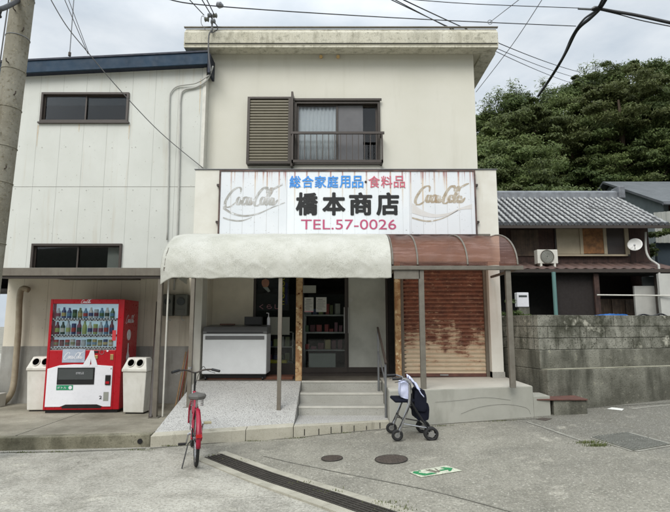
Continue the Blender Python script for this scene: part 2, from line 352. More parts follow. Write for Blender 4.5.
def leafmat(name, cols):
    N = NT(name)
    oi = N.n('ShaderNodeObjectInfo'); v = N.coord()
    a = N.mix(N.ramp(N.noise(v, .9, 3), .35, .65), cols[0] + (1,), cols[1] + (1,))
    a = N.mix(N.ramp(N.noise(v, 9, 2), .5, .75), a, cols[2] + (1,))
    a = N.mix(N.ramp(oi.outputs['Random'], 0, 1, 0, .6), a, cols[3] + (1,))
    b = N.bsdf(a, .6, 0, None, .3)
    tr = N.n('ShaderNodeBsdfTranslucent'); N.l(a, tr.inputs[0])
    mx = N.n('ShaderNodeMixShader'); mx.inputs[0].default_value = .25
    N.l(b.outputs[0], mx.inputs[1]); N.l(tr.outputs[0], mx.inputs[2]); N.l(mx.outputs[0], N.out.inputs[0])
    return N.m
M['leafdark'] = leafmat('dark_evergreen_leaf', [(.046, .076, .022), (.075, .112, .030), (.125, .160, .050), (.100, .105, .035)])
M['leaflight'] = leafmat('olive_leaf', [(.095, .135, .038), (.13, .165, .05), (.20, .22, .09), (.07, .11, .03)])
M['grass'] = leafmat('grass_blade', [(.10, .13, .04), (.14, .15, .06), (.2, .19, .09), (.1, .12, .04)])

# ---------------------------------------------------------------- mesh helpers
class MB:
    def __init__(s): s.v = []; s.f = []
    def add(s, vs, fs):
        b = len(s.v); s.v += [tuple(x) for x in vs]; s.f += [tuple(b + i for i in q) for q in fs]; return s
    def box(s, x0, x1, y0, y1, z0, z1, rot=None, piv=None):
        vs = [Vector((x, y, z)) for z in (z0, z1) for y in (y0, y1) for x in (x0, x1)]
        if rot is not None:
            pv = Vector(piv) if piv else sum(vs, Vector()) / 8
            vs = [pv + rot @ (p - pv) for p in vs]
        return s.add(vs, [(0, 2, 3, 1), (4, 5, 7, 6), (0, 1, 5, 4), (2, 6, 7, 3), (0, 4, 6, 2), (1, 3, 7, 5)])
    def prism(s, pts, z0, z1):                      # footprint polygon (ccw) raised from z0 to z1; z may be lists
        n = len(pts)
        a = z0 if isinstance(z0, (list, tuple)) else [z0] * n
        b = z1 if isinstance(z1, (list, tuple)) else [z1] * n
        vs = [(p[0], p[1], a[i]) for i, p in enumerate(pts)] + [(p[0], p[1], b[i]) for i, p in enumerate(pts)]
        return s.add(vs, [tuple(range(n - 1, -1, -1)), tuple(range(n, 2 * n))] + [(i, (i + 1) % n, n + (i + 1) % n, n + i) for i in range(n)])
    def face(s, pts, y0, y1):                       # outline in x,z raised from y0 to y1 (y0 nearer)
        n = len(pts)
        vs = [(p[0], y0, p[1]) for p in pts] + [(p[0], y1, p[1]) for p in pts]
        return s.add(vs, [tuple(range(n)), tuple(range(2 * n - 1, n - 1, -1))] + [(i, n + i, n + (i + 1) % n, (i + 1) % n) for i in range(n)])
    def sideface(s, pts, x0, x1):                   # outline in y,z raised along x
        n = len(pts)
        vs = [(x0, p[0], p[1]) for p in pts] + [(x1, p[0], p[1]) for p in pts]
        return s.add(vs, [tuple(range(n)), tuple(range(2 * n - 1, n - 1, -1))] + [(i, n + i, n + (i + 1) % n, (i + 1) % n) for i in range(n)])
    def tube(s, pts, r, n=8, caps=True, closed=False):
        pts = [Vector(p) for p in pts]; m = len(pts)
        rr = r if isinstance(r, (list, tuple)) else [r] * m
        b = len(s.v); up = None
        for i, p in enumerate(pts):
            if closed: d = (pts[(i + 1) % m] - pts[i - 1])
            else: d = (pts[min(i + 1, m - 1)] - pts[max(i - 1, 0)])
            d = d.normalized() if d.length > 1e-9 else Vector((0, 0, 1))
            if up is None:
                up = Vector((0, 0, 1)) if abs(d.z) < .9 else Vector((1, 0, 0))
            a = d.cross(up)
            if a.length < 1e-6: a = d.cross(Vector((0, 1, 0)))
            a.normalize(); c = a.cross(d).normalized(); up = c
            for k in range(n):
                t = 2 * PI * k / n
                s.v.append(tuple(p + (a * math.cos(t) + c * math.sin(t)) * rr[i]))
        for i in range(m if closed else m - 1):
            j = (i + 1) % m
            for k in range(n):
                q = (k + 1) % n
                s.f.append((b + i * n + k, b + i * n + q, b + j * n + q, b + j * n + k))
        if caps and not closed:
            s.f.append(tuple(b + k for k in range(n - 1, -1, -1))); s.f.append(tuple(b + (m - 1) * n + k for k in range(n)))
        return s
    def cyl(s, c, axis, r, h, n=24, r2=None):       # from c along axis
        c = Vector(c); ax = Vector(axis).normalized()
        return s.tube([c, c + ax * h], [r, r if r2 is None else r2], n)
    def torus(s, c, axis, rad, r, n=32, m=8):
        c = Vector(c); ax = Vector(axis).normalized()
        a = ax.orthogonal().normalized(); b = ax.cross(a)
        bi = len(s.v)
        for i in range(n):
            t = 2 * PI * i / n; d = a * math.cos(t) + b * math.sin(t)
            for k in range(m):
                q = 2 * PI * k / m
                s.v.append(tuple(c + d * (rad + r * math.cos(q)) + ax * (r * math.sin(q))))
        for i in range(n):
            for k in range(m):
                i2 = (i + 1) % n; k2 = (k + 1) % m
                s.f.append((bi + i * m + k, bi + i2 * m + k, bi + i2 * m + k2, bi + i * m + k2))
        return s
    def grid(s, nx, ny, fn):
        b = len(s.v)
        for j in range(ny + 1):
            for i in range(nx + 1): s.v.append(tuple(fn(i / nx, j / ny)))
        for j in range(ny):
            for i in range(nx):
                a = b + j * (nx + 1) + i; s.f.append((a, a + 1, a + nx + 2, a + nx + 1))
        return s
    def build(s, name, m, parent=None, bev=0, smooth=False, loc=(0, 0, 0), rot=None, solid=0, label=None):
        me = bpy.data.meshes.new(name); me.from_pydata(s.v, [], s.f); me.update()
        o = bpy.data.objects.new(name, me); C.objects.link(o)
        me.materials.append(M[m] if isinstance(m, str) else m)
        if smooth:
            for p in me.polygons: p.use_smooth = True
        import bmesh
        bm = bmesh.new(); bm.from_mesh(me); bmesh.ops.recalc_face_normals(bm, faces=bm.faces) if not name.startswith(('crown', 'road')) else None
        bm.to_mesh(me); bm.free()
        if smooth == 'auto':
            try: me.set_sharp_from_angle(angle=R(35))
            except Exception: pass
        if solid:
            q = o.modifiers.new('thick', 'SOLIDIFY'); q.thickness = solid; q.offset = 0
        if bev:
            q = o.modifiers.new('bevel', 'BEVEL'); q.width = bev; q.segments = 2; q.limit_method = 'ANGLE'; q.angle_limit = R(50)
        o.location = loc
        if rot: o.rotation_euler = rot
        if parent is not None: o.parent = parent
        if label: o['label'] = label
        return o
def thing(name, label, cat, loc=(0, 0, 0), rz=0, group=None):
    o = bpy.data.objects.new(name, None); C.objects.link(o); o.location = loc; o.rotation_euler = (0, 0, rz)
    o['label'] = label; o['category'] = cat; o['kind'] = 'thing'
    if group: o['group'] = group
    return o
def tag(o, label, cat, group=None, kind='thing'):
    o['label'] = label; o['category'] = cat; o['kind'] = kind
    if group: o['group'] = group
    return o
def struct(o, label=None):
    o['kind'] = 'structure'
    if label: o['label'] = label
    return o
def bx(*a, rot=None): return MB().box(*a, rot=rot)
def copy_tree(o, parent=None):
    c = o.copy(); C.objects.link(c); c.parent = parent
    for ch in list(o.children): copy_tree(ch, c)
    return c
def text(name, body, x0, x1, z0, z1, y, m, parent, depth=.006, bold=0., label=None):
    cu = bpy.data.curves.new('lettering_curve', 'FONT'); cu.body = body; cu.size = 1; cu.extrude = .02; cu.resolution_u = 6
    o = bpy.data.objects.new('lettering_curve', cu); C.objects.link(o)
    bpy.context.view_layer.update()
    me = bpy.data.meshes.new_from_object(o.evaluated_get(bpy.context.evaluated_depsgraph_get()))
    bpy.data.objects.remove(o)
    xs = [v.co.x for v in me.vertices]; ys = [v.co.y for v in me.vertices]
    a, b, c, d = min(xs), max(xs), min(ys), max(ys)
    for v in me.vertices:
        x, yy, zz = v.co
        v.co = (x0 + (x - a) / (b - a) * (x1 - x0), y - (zz + .02) / .04 * depth, z0 + (yy - c) / (d - c) * (z1 - z0))
    if bold:                          # heavier strokes: the same outlines set round a small circle, each a hair in front of the last
        V = [v.co.copy() for v in me.vertices]; Fc = [tuple(p.vertices) for p in me.polygons]; nb = len(V); vs = []; fs = []
        rr_ = bold * (z1 - z0)
        for k in range(11):
            ox_, oz_ = (rr_ * math.cos(k * PI / 5), rr_ * math.sin(k * PI / 5)) if k < 10 else (0, 0)
            vs += [(p.x + ox_, p.y - k * .00035, p.z + oz_) for p in V]; fs += [tuple(q + k * nb for q in f_) for f_ in Fc]
        me = bpy.data.meshes.new(name); me.from_pydata(vs, [], fs); me.update()
    me.name = name; me.materials.clear(); me.materials.append(M[m])
    ob = bpy.data.objects.new(name, me); C.objects.link(ob); ob.parent = parent
    if label: ob['label'] = label
    return ob
def smoothline(pts, k=6):
    out = []
    n = len(pts)
    for i in range(n - 1):
        p0 = Vector(pts[max(i - 1, 0)]); p1 = Vector(pts[i]); p2 = Vector(pts[i + 1]); p3 = Vector(pts[min(i + 2, n - 1)])
        for j in range(k):
            t = j / k
            out.append(.5 * ((2 * p1) + (-p0 + p2) * t + (2 * p0 - 5 * p1 + 4 * p2 - p3) * t * t + (-p0 + 3 * p1 - 3 * p2 + p3) * t ** 3))
    out.append(Vector(pts[-1])); return out
# script wordmark as calligraphic strokes, in units about 10 x 3
def ell(cx, cy, rx, ry, a0=70, a1=430, n=12):
    return [(cx + rx * math.cos(R(a0 + (a1 - a0) * i / n)), cy + ry * math.sin(R(a0 + (a1 - a0) * i / n))) for i in range(n + 1)]
SCRIPT = [
    [(2.25, 1.55), (2.15, 2.2), (1.6, 2.35), (.85, 1.9), (.3, 1.0), (.15, .2), (.55, -.3), (1.3, -.15), (2.0, .5)],
    ell(2.35, .55, .32, .5), [(2.5, 1.05), (2.9, .9), (3.15, 1.0)],
    [(3.55, .85), (3.4, 1.05), (3.1, .9), (2.95, .4), (3.1, .05), (3.4, .1), (3.75, .45)],
    ell(3.95, .52, .3, .48), [(4.3, 1.0), (4.2, .4), (4.3, .05), (4.55, .2), (4.75, .5)],
    [(4.6, .72), (5.1, .78)],
    [(6.55, 1.6), (6.5, 2.3), (5.9, 2.3), (5.3, 1.6), (5.0, .7), (5.1, 0.), (5.6, -.1), (6.0, .3)],
    ell(6.25, .55, .32, .5), [(6.4, 1.05), (6.8, .95)],
    [(6.75, .5), (7.25, 1.5), (7.35, 2.15), (7.1, 2.2), (6.9, 1.3), (6.85, .3), (7.05, .02), (7.4, .4)],
    ell(7.7, .5, .3, .46), [(8.05, .95), (7.95, .4), (8.05, .03), (8.35, .2), (8.7, .7)],
    [(5.9, 2.3), (6.9, 2.05), (7.6, 2.2), (8.3, 2.55), (8.9, 2.75)],
]
def script(name, x0, x1, zc, y, m, parent, thick=.12, depth=.004, slant=.28, vertical=False, label=None):
    b = MB(); S = (x1 - x0) / 9.4
    for si, st in enumerate(SCRIPT):
        pl = smoothline([(p[0] + slant * p[1], p[1], 0) for p in st], 5)
        L = []; Rr = []
        for i, p in enumerate(pl):
            d = pl[min(i + 1, len(pl) - 1)] - pl[max(i - 1, 0)]
            d = d.normalized() if d.length > 1e-6 else Vector((1, 0, 0))
            w = thick * (.45 + 1.0 * abs(d.y)) * min(1, .35 + 4 * min(i, len(pl) - 1 - i) / len(pl))
            nn = Vector((-d.y, d.x, 0)) * w
            L.append(p + nn); Rr.append(p - nn)
        n = len(pl)
        def w2(p, yy):
            if vertical: return (zc + (p.y - 1) * -S, yy, x0 + p.x * S) if False else (zc - (p.y - 1) * S, yy, x0 + p.x * S)
            return (x0 + p.x * S, yy, zc + (p.y - 1) * S * 1.25)
        yq = y
        def w3(i): return y - si * .00012 - .0001 * i / n
        vs = [w2(p, w3(i) - depth * .15) for i, p in enumerate(L)] + [w2(p, w3(i) - depth * .15) for i, p in enumerate(Rr)] + [w2(p, w3(i)) for i, p in enumerate(L)] + [w2(p, w3(i)) for i, p in enumerate(Rr)]
        fs = []
        for i in range(n - 1):
            fs += [(i, i + 1, n + i + 1, n + i), (i, 2 * n + i, 2 * n + i + 1, i + 1), (n + i, n + i + 1, 3 * n + i + 1, 3 * n + i)]
        b.add(vs, fs)
    return b.build(name, m, parent, label=label)

# ================================================================= SETTING
# road: one sheet to the horizon, finer near the camera
def road():
    xs = [-400, -120, -50, -25, -14, -10, -7, -5] + [-4 + .25 * i for i in range(57)] + [11, 13, 16, 19.8, 30, 60, 150, 400]
    ys = [-400, -150, -60, -20, -8, -3, 0, 2] + [3 + .5 * i for i in range(14)] + [10.5, 12, 15, 20, 40, 120, 400]
    b = MB(); nx = len(xs)
    for y in ys:
        for x in xs: b.v.append((x, y, g(x, y) - .0))
    for j in range(len(ys) - 1):
        for i in range(nx - 1):
            a = j * nx + i; b.f.append((a, a + 1, a + nx + 1, a + nx))
    return b
struct(road().build('road', 'road'), 'aged light grey tarmac and concrete lane')
# left raised concrete apron
KA, KB = (-9.5, 6.0), (-2.405, 6.8)
pv = thing('pavement', 'raised stained concrete apron in front of the white warehouse', 'pavement'); pv['kind'] = 'structure'; del pv['category']
MB().prism([(-9.5, 6.13), (-2.405, 6.93), (-2.405, 9.38), (-9.5, 9.38)], -.1, .16).build('slab', 'platform', pv, bev=.004)
MB().prism([(-9.5, 6.0), (-2.405, 6.8), (-2.405, 6.928), (-9.5, 6.128)], -.1, .158).build('kerb', 'kerb', pv, bev=.012)
hx = P(133, 446, 6.75).x
hp = G(132, 446.5, .07)
MB().cyl((hp.x, 6.8 + (hp.x + 2.405) * .1127 - .012, .075), (0, 1, 0), .032, .02, 16).build('drain_hole', 'black', pv)
for jx in (-6.4, -4.1):
    MB().box(jx - .004, jx + .004, 6.9 + (jx + 2.4) * .1127, 9.3, .157, .1615).build('joint', 'channel', pv)
# ramp of washed aggregate
def frontY(x): return 6.8 + (x + 2.4) * .27 if x < .85 else 7.66 + (x - .85) * .17
rp = thing('ramp', 'wide sloping forecourt of washed grey aggregate left of the steps', 'ramp')
xl, xr = -2.4, -.585
MB().add([(xl, frontY(xl) + .14, .150), (xr, frontY(xr) + .14, .180), (xr, 8.85, .615), (xl, 8.85, .615), (xl, frontY(xl) + .14, -.1), (xr, frontY(xr) + .14, -.1), (xr, 8.85, -.1), (xl, 8.85, -.1)],
         [(0, 1, 2, 3), (4, 7, 6, 5), (0, 4, 5, 1), (1, 5, 6, 2), (2, 6, 7, 3), (3, 7, 4, 0)]).build('surface', 'aggregate', rp)
for a, c in ((xl, -1.83), (-1.824, -1.22), (-1.214, xr)):
    b = MB(); ya, yc = frontY(a), frontY(c); za, zc = .132 + (a - xl) / (xr - xl) * .03, .132 + (c - xl) / (xr - xl) * .03
    b.prism([(a, ya), (c, yc), (c, yc + .136), (a, ya + .136)], [-.1] * 4, [za, zc, zc + .024, za + .024]).build('kerb_stone', 'frontkerb', rp, bev=.006)
# steps
st = thing('entrance_steps', 'four grey concrete steps with pale nosings up to the shop door', 'steps')
X0, X1 = -.578, .80
zs = [.165, .30, .46, .615]; ys = [None, 8.15, 8.5, 8.85]
MB().prism([(X0, frontY(X0) + .13), (X1, frontY(X1) + .13), (X1, 8.85), (X0, 8.85)], -.1, .163).build('tread', 'aggregate', st)
MB().prism([(X0, frontY(X0)), (X1, frontY(X1)), (X1, frontY(X1) + .128), (X0, frontY(X0) + .128)], -.1, .165).build('tread', 'frontkerb', st, bev=.006)
for i in (1, 2):
    MB().box(X0 + .002, X1 - .002, ys[i], ys[i + 1] + .1, .0, zs[i] - .001).build('tread', 'stair', st)
    MB().box(X0 + .002, X1 - .002, ys[i] - .006, ys[i] + .035, zs[i] - .03, zs[i] + .002).build('nosing', 'nosing', st, bev=.003)
MB().box(X0 + .002, X1 - .002, 8.844, 8.885, .585, .618).build('nosing', 'nosing', st, bev=.003)
MB().box(X0 + .002, X1 - .002, 8.852, 8.88, .3, .584).build('riser', 'stair', st)
# stains in the lowest kerb: narrow dark gaps
for i in range(7):
    x = X0 + .16 + i * .18 + rnd.uniform(-.03, .03)
    MB().box(x - .006, x + .006, frontY(x) - .002, frontY(x) + .03, .03, .14 + rnd.uniform(-.03, .02)).build('gap', 'channel', st)
# right hand concrete base
rb = thing('shopfront_plinth', 'low grey plastered plinth under the rusty shutter, right of the steps', 'plinth')
fp = [(.805, frontY(.8)), (3.08, frontY(3.08)), (3.08, 9.14), (.805, 9.14)]
MB().prism([(fp[0][0], fp[0][1] + .0), fp[1], (3.08, 9.3), (.805, 9.3)], -.1, [.595, .62, .635, .62]).build('base_wall', 'plaster', rb, bev=.008)
MB().prism([(.81, fp[0][1] + .01), (3.07, fp[1][1] + .01), (3.07, 9.3), (.81, 9.3)], [.596, .621, .636, .621], [.600, .625, .640, .625]).build('base_top', 'base_top', rb)
MB().prism([(3.083, frontY(3.08) + .01), (3.36, frontY(3.36)), (3.36, 8.5), (3.083, 8.5)], -.1, .47).build('step_block', 'plaster', rb, bev=.008)
def crack(pts, y, parent):
    b = MB(); pl = smoothline([(p[0], 0, p[1]) for p in pts], 4)
    pl = [Vector((p.x, frontY(p.x) - .0015, p.z)) for p in pl]
    return b.tube(pl, .0012, 5).build('crack', 'channel', parent)
crack([(1.5, .42), (1.9, .44), (2.3, .47), (2.7, .42)], 0, rb)
crack([(1.9, .24), (2.2, .33), (2.6, .36), (2.95, .3), (3.02, .2)], 0, rb)
# floor of the shop and entrance terrace
fl = MB(); fl.box(-2.4, X0, 8.85, 13.4, .3, .612); fl.box(X0 + .001, X1, 8.882, 13.4, .3, .612); fl.box(X1 + .001, 2.95, 9.302, 13.4, .3, .61)
# yard behind the retaining wall and the wooded hill
def hz(x, y):
    y = min(y, 36); ex = max(0, y - 29.5) * .62
    if x > 11.5: y = 20.5 if y < 29 else y
    return 1.5 if y < 20.5 else 1.5 + ex + (y - 20.5) * (.52 + .022 * max(-4, min(14, x - 8)))
b = MB()
def hl(s, t):
    x = 3.6 + s * 66; y = 8.6 + t * 75
    if x < 3.9: x = 3.9
    y0 = 8.55 + (x - 3.45) * .294 + .4
    y = max(y, 0) if t > 0 else y0
    y = y0 + t * (70)
    return (x, y, hz(x, y) + (noise.noise(Vector((x * .2, y * .2, 0))) * 1.2 if y > 22 else 0))
b.grid(90, 110, hl)
struct(b.build('hill', 'soil', smooth=True), 'dark wooded hillside behind the houses')

b = MB()  # unseen slope added behind the camera so the door glass reflects dark
b.grid(50, 16, lambda s_, t: (-140 + s_ * 280, -34 - t * 60, max(-.2, 15 * math.sin(min(1, t * 1.6) * PI / 2) + 3 * noise.noise(Vector((s_ * 9, t * 3, 4))) - .2 if t > 0 else -.2)))
struct(b.build('unseen_reflection_hill', 'soil', smooth=True), 'unseen dark slope added behind the viewpoint to darken glass reflections')
# ================================================================= SHOP BUILDING
shop = thing('shop_building', 'two storey cream rendered shop building with flat parapet roof', 'building', (0, 9.6, 0))
def S(mb, name, m, par=None, **k):                 # part of the shop, given in world coordinates
    off = Vector((0, 9.6, 0))
    mb.v = [tuple(Vector(v) - off) for v in mb.v]
    return mb.build(name, m, par or shop, **k)
# upper storey walls with a window opening
wx0, wx1, wz0, wz1 = -.815, .90, 4.70, 6.02
w = MB()
w.box(-2.62, wx0, 9.6, 9.8, 4.3, 7.06); w.box(wx1, 2.815, 9.6, 9.8, 4.3, 7.06)
w.box(wx0, wx1, 9.6, 9.8, 4.3, wz0); w.box(wx0, wx1, 9.6, 9.8, wz1, 7.06)
w.box(2.615, 2.815, 9.8, 17, 2.6, 7.06); w.box(-2.62, -2.42, 9.8, 17, .3, 7.06); w.box(-2.42, 2.615, 16.8, 17, .3, 7.06)
S(w, 'upper_wall', 'cream')
pr = MB()
pr.box(-2.98, 3.22, 9.25, 17.3, 7.04, 7.08)
S(pr, 'soffit', 'soffit')
pr = MB()
pts = [(9.25, 6.985), (9.265, 7.06), (9.245, 7.075), (9.245, 7.30), (9.30, 7.37), (9.34, 7.43), (9.5, 7.43), (9.5, 6.985)]
pr.sideface(pts, -2.98, 3.22)
pr.box(2.96, 3.24, 9.5, 17.3, 6.985, 7.40); pr.box(-2.98, -2.72, 9.5, 17.3, 6.985, 7.40); pr.box(-2.98, 3.22, 17.0, 17.3, 6.985, 7.4)
S(pr, 'parapet', 'parapet', bev=.02)
S(bx(-3.0, 3.24, 9.28, 9.33, 7.432, 7.452), 'coping', 'greypost')
S(bx(-2.96, 3.2, 9.24, 9.262, 7.055, 7.068), 'drip_groove', 'channel')
for u in (321, 338):
    p = P(u, 57, 9.6); o = MB(); o.cyl((p.x, 9.6, p.z), (0, -1, -.4), .035, .07, 14); S(o, 'vent_cap', 'brass')
# sign box / lower fascia
S(bx(-2.62, 3.03, 9.15, 9.6, 2.72, 4.46), 'fascia_box', 'cream_box', bev=.006)
S(bx(-2.64, 3.05, 9.13, 9.62, 4.462, 4.475), 'flashing', 'steel')
S(MB().box(-2.62, -2.41, 9.15, 9.5, .16, 2.718), 'pillar', 'cream_box', bev=.006)
S(MB().box(2.80, 3.01, 9.15, 9.5, .625, 2.718), 'pillar', 'cream_box', bev=.006)
S(MB().box(2.8, 3.02, 9.13, 9.3, .62, .74), 'pillar_foot', 'stair')
S(MB().box(2.82, 3.01, 9.502, 17, .3, 4.3), 'side_wall', 'cream_box')
S(fl, 'floor', 'floor')
# ground floor front wall (y 9.9) : beige bay, lintel
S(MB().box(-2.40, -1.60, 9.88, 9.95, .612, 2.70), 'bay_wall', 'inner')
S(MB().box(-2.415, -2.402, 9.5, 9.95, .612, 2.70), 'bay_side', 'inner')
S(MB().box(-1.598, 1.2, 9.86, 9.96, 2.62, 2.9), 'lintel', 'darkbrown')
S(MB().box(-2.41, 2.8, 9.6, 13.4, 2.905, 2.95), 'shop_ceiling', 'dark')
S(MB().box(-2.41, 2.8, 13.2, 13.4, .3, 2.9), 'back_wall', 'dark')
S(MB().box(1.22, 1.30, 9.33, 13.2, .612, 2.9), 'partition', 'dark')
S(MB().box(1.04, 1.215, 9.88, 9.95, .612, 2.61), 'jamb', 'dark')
# shopfront glazing
def glazed(x0, x1, z0, z1, y, fm, gm, name, kick=.1, handle=None, par=None, bar=.045):
    f = MB(); f.box(x0, x0 + bar, y, y + .04, z0, z1); f.box(x1 - bar, x1, y, y + .04, z0, z1)
    f.box(x0 + bar, x1 - bar, y, y + .04, z1 - bar, z1); f.box(x0 + bar, x1 - bar, y, y + .04, z0, z0 + kick)
    o = S(f, name, fm)
    S(MB().box(x0 + bar, x1 - bar, y + .015, y + .022, z0 + kick, z1 - bar), 'pane', gm, None).parent = o
    if handle is not None:
        h = MB(); h.tube([(handle, y - .03, z0 + .75), (handle, y - .03, z0 + 1.25)], .012); h.box(handle - .01, handle + .01, y - .03, y, z0 + .78, z0 + .80); h.box(handle - .01, handle + .01, y - .03, y, z0 + 1.2, z0 + 1.22)
        S(h, 'handle', 'alu').parent = o
    return o
glazed(-1.595, -.66, .615, 2.61, 9.88, 'darkbrown', 'glassdark', 'glass_panel', .22)
glazed(-.655, .235, .66, 2.61, 9.86, 'darkbrown', 'glassdark', 'sliding_door', .10, .18)
glazed(.22, 1.035, .66, 2.61, 9.905, 'darkbrown', 'frosted', 'sliding_door', .10, .26)
S(MB().box(-.655, 1.04, 9.82, 9.98, .613, .655), 'threshold', 'darkbrown')
# upper window
ww = thing('x', 'x', 'x')
bpy.data.objects.remove(ww)
fr = MB(); y = 9.55
fr.box(wx0, wx0 + .05, y, 9.7, wz0, wz1); fr.box(wx1 - .05, wx1, y, 9.7, wz0, wz1); fr.box(wx0 + .05, wx1 - .05, y, 9.7, wz1 - .06, wz1); fr.box(wx0 + .05, wx1 - .05, y, 9.7, wz0, wz0 + .06)
fr.box(wx0 - .03, wx1 + .03, y - .03, y - .002, wz1 - .01, wz1 + .035)
win = S(fr, 'window', 'bronze')
def Wp(mb, name, m, **k): o = S(mb, name, m, **k); o.parent = win; return o
def sash(x0, x1, y, gm='glass'):
    f = MB(); z0, z1 = wz0 + .06, wz1 - .06
    f.box(x0, x0 + .035, y, y + .03, z0, z1); f.box(x1 - .035, x1, y, y + .03, z0, z1); f.box(x0 + .035, x1 - .035, y, y + .03, z0, z0 + .05); f.box(x0 + .035, x1 - .035, y, y + .03, z1 - .035, z1)
    Wp(f, 'sash', 'bronze'); Wp(MB().box(x0 + .035, x1 - .035, y + .012, y + .018, z0 + .05, z1 - .035), 'pane', gm)
sash(wx0 + .05, .06, 9.61); sash(.03, wx1 - .05, 9.655)
Wp(MB().box(.06, .56, 9.63, 9.634, wz0 + .07, wz1 - .07), 'insect_screen', 'screen')
cu = MB(); cu.grid(60, 1, lambda s, t: (-.74 + s * .76, 9.675 + .012 * math.sin(s * 62), wz0 + .05 + t * (wz1 - wz0 - .1))); Wp(cu, 'curtain', 'curtain', solid=.003, smooth=True)
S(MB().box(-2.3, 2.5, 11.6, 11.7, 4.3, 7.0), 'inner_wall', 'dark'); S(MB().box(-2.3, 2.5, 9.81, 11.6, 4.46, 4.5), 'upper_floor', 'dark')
# window rail (flower guard)
rl = MB(); rz = P(330, 133, 9.38).z; rb0 = wz0 - .02
rl.box(-.86, .96, 9.36, 9.40, rz - .02, rz + .025); rl.box(-.84, .93, 9.365, 9.395, rb0, rb0 + .05)
rl.box(-.84, -.80, 9.4, 9.6, rz - .015, rz + .015); rl.box(.89, .93, 9.4, 9.6, rz - .015, rz + .015); rl.box(-.84, -.80, 9.4, 9.6, rb0, rb0 + .03); rl.box(.89, .93, 9.4, 9.6, rb0, rb0 + .03)
rl.box(-.84, -.81, 9.365, 9.395, rb0, rz); rl.box(.90, .93, 9.365, 9.395, rb0, rz)
for i in range(1, 15):
    x = -.82 + i * 1.74 / 15; rl.box(x - .007, x + .007, 9.372, 9.388, rb0 + .05, rz - .02)
S(rl, 'window_rail', 'darkbrown')
# shutter housing beside window
sb = MB(); x0, x1, z0, z1 = -1.73, -.87, 4.68, 6.05
sb.box(x0, x0 + .05, 9.44, 9.6, z0, z1); sb.box(x1 - .05, x1, 9.44, 9.6, z0, z1); sb.box(x0 + .05, x1 - .05, 9.44, 9.6, z1 - .04, z1); sb.box(x0 + .05, x1 - .05, 9.44, 9.6, z0, z0 + .05)
hs = S(sb, 'shutter_housing', 'bronze')
lv = MB(); n = 22
prof = []
for i in range(n):
    a = z0 + .05 + (z1 - z0 - .09) * i / n; h = (z1 - z0 - .09) / n
    prof += [(9.46, a), (9.46, a + h * .6), (9.485, a + h * .8), (9.485, a + h * .98)]
lv.sideface(prof + [(9.59, z1 - .04), (9.59, z0 + .05)], x0 + .05, x1 - .05)
S(lv, 'louvre_panel', 'louvre').parent = hs
S(bx(-.865, -.825, 9.40, 9.6, z0 - .06, z1 + .09), 'shutter_post', 'bronze')
# roller shutter
sm = MB(); zt, zb = 2.70, .66; n = 27
prof = []
for i in range(n):
    a = zb + (zt - zb) * i / n; h = (zt - zb) / n
    for k in range(6):
        t = k / 6; prof.append((9.33 - .014 * math.sin(PI * min(1, t / .8)) , a + h * t))
sm.sideface(prof + [(9.36, zt), (9.36, zb)], 1.262, 2.74)
sh = S(sm, 'roller_shutter', 'shutter')
S(MB().box(1.262, 2.74, 9.305, 9.345, .642, .70), 'bottom_bar', 'rustplate').parent = sh
for a, c in ((1.20, 1.26), (2.742, 2.798)):
    S(MB().box(a, c, 9.28, 9.38, .63, 2.70), 'guide_rail', 'brownpost').parent = sh
S(MB().box(1.9, 2.05, 9.295, 9.304, .66, .685), 'handle', 'alu').parent = sh
# rusty timber-like posts under the awning
tag(bx(-.685, -.575, 8.87, 8.98, .613, 2.72).build('rusty_post', 'rustpost', bev=.004), 'rust stained ochre post between the freezer and the glass door', 'post')
tag(bx(1.085, 1.19, 9.16, 9.27, .621, 2.718).build('rusty_post', 'rustpost', bev=.004), 'rust stained ochre post at the edge of the rusty shutter', 'post')

# ================================================================= SHOP SIGN
sg = thing('shop_sign', 'long weathered white shop sign with black characters and faded logos', 'sign', (0, 9.15, 0))
def Q(mb, name, m, par=None, **k):
    mb.v = [tuple(Vector(v) - Vector((0, 9.15, 0))) for v in mb.v]; return mb.build(name, m, par or sg, **k)
YS = 9.07
sz0, sz1 = 3.215, 4.40; sx0, sx1 = -2.12, 2.58
m1 = P(287, 200, YS).x; m2 = P(409.5, 200, YS).x
def local(N): return N
# panels keep world-aligned coordinates so that their seams line up
def panel(a, c, m, name='panel'):
    o = bx(a, c, YS, 9.148, sz0, sz1).build(name, m); o.parent = sg; o.location = (0, -9.15, 0); return o
panel(sx0, m1 - .003, 'sign1'); panel(m1, m2 - .003, 'sign2'); panel(m2, sx1, 'sign1')
f = MB(); f.box(sx0 - .03, sx1 + .03, YS - .012, 9.149, sz1, sz1 + .03); f.box(sx0 - .03, sx1 + .03, YS - .012, 9.149, sz0 - .03, sz0); f.box(sx0 - .03, sx0 - .001, YS - .012, 9.149, sz0, sz1); f.box(sx1 + .001, sx1 + .03, YS - .012, 9.149, sz0, sz1)
Q(f, 'frame', 'signframe')
for x in (sx0 - .06, sx1 + .05):
    for z in (3.45, 4.15): Q(bx(x - .02, x + .03, YS + .02, 9.149, z - .02, z + .02), 'bracket', 'darkbrown')
def tx(name, body, u0, u1, v0, v1, m, bold):
    a = P(u0, v1, YS); c = P(u1, v0, YS)
    return text(name, body, a.x, c.x, a.z, c.z, YS - 9.15 - .001, m, sg, .006, bold)
for ch, a_, c_ in zip('総合家庭用品', (48, 110, 173, 235, 297, 358), (102, 165, 228, 288, 348, 412)): tx('lettering', ch, 280 + a_ / 4.96, 280 + c_ / 4.96, 176, 187.6, 'txtblue', .022)
tx('lettering', '・', 364.6, 366.8, 180.8, 183.0, 'txtblack', .02)
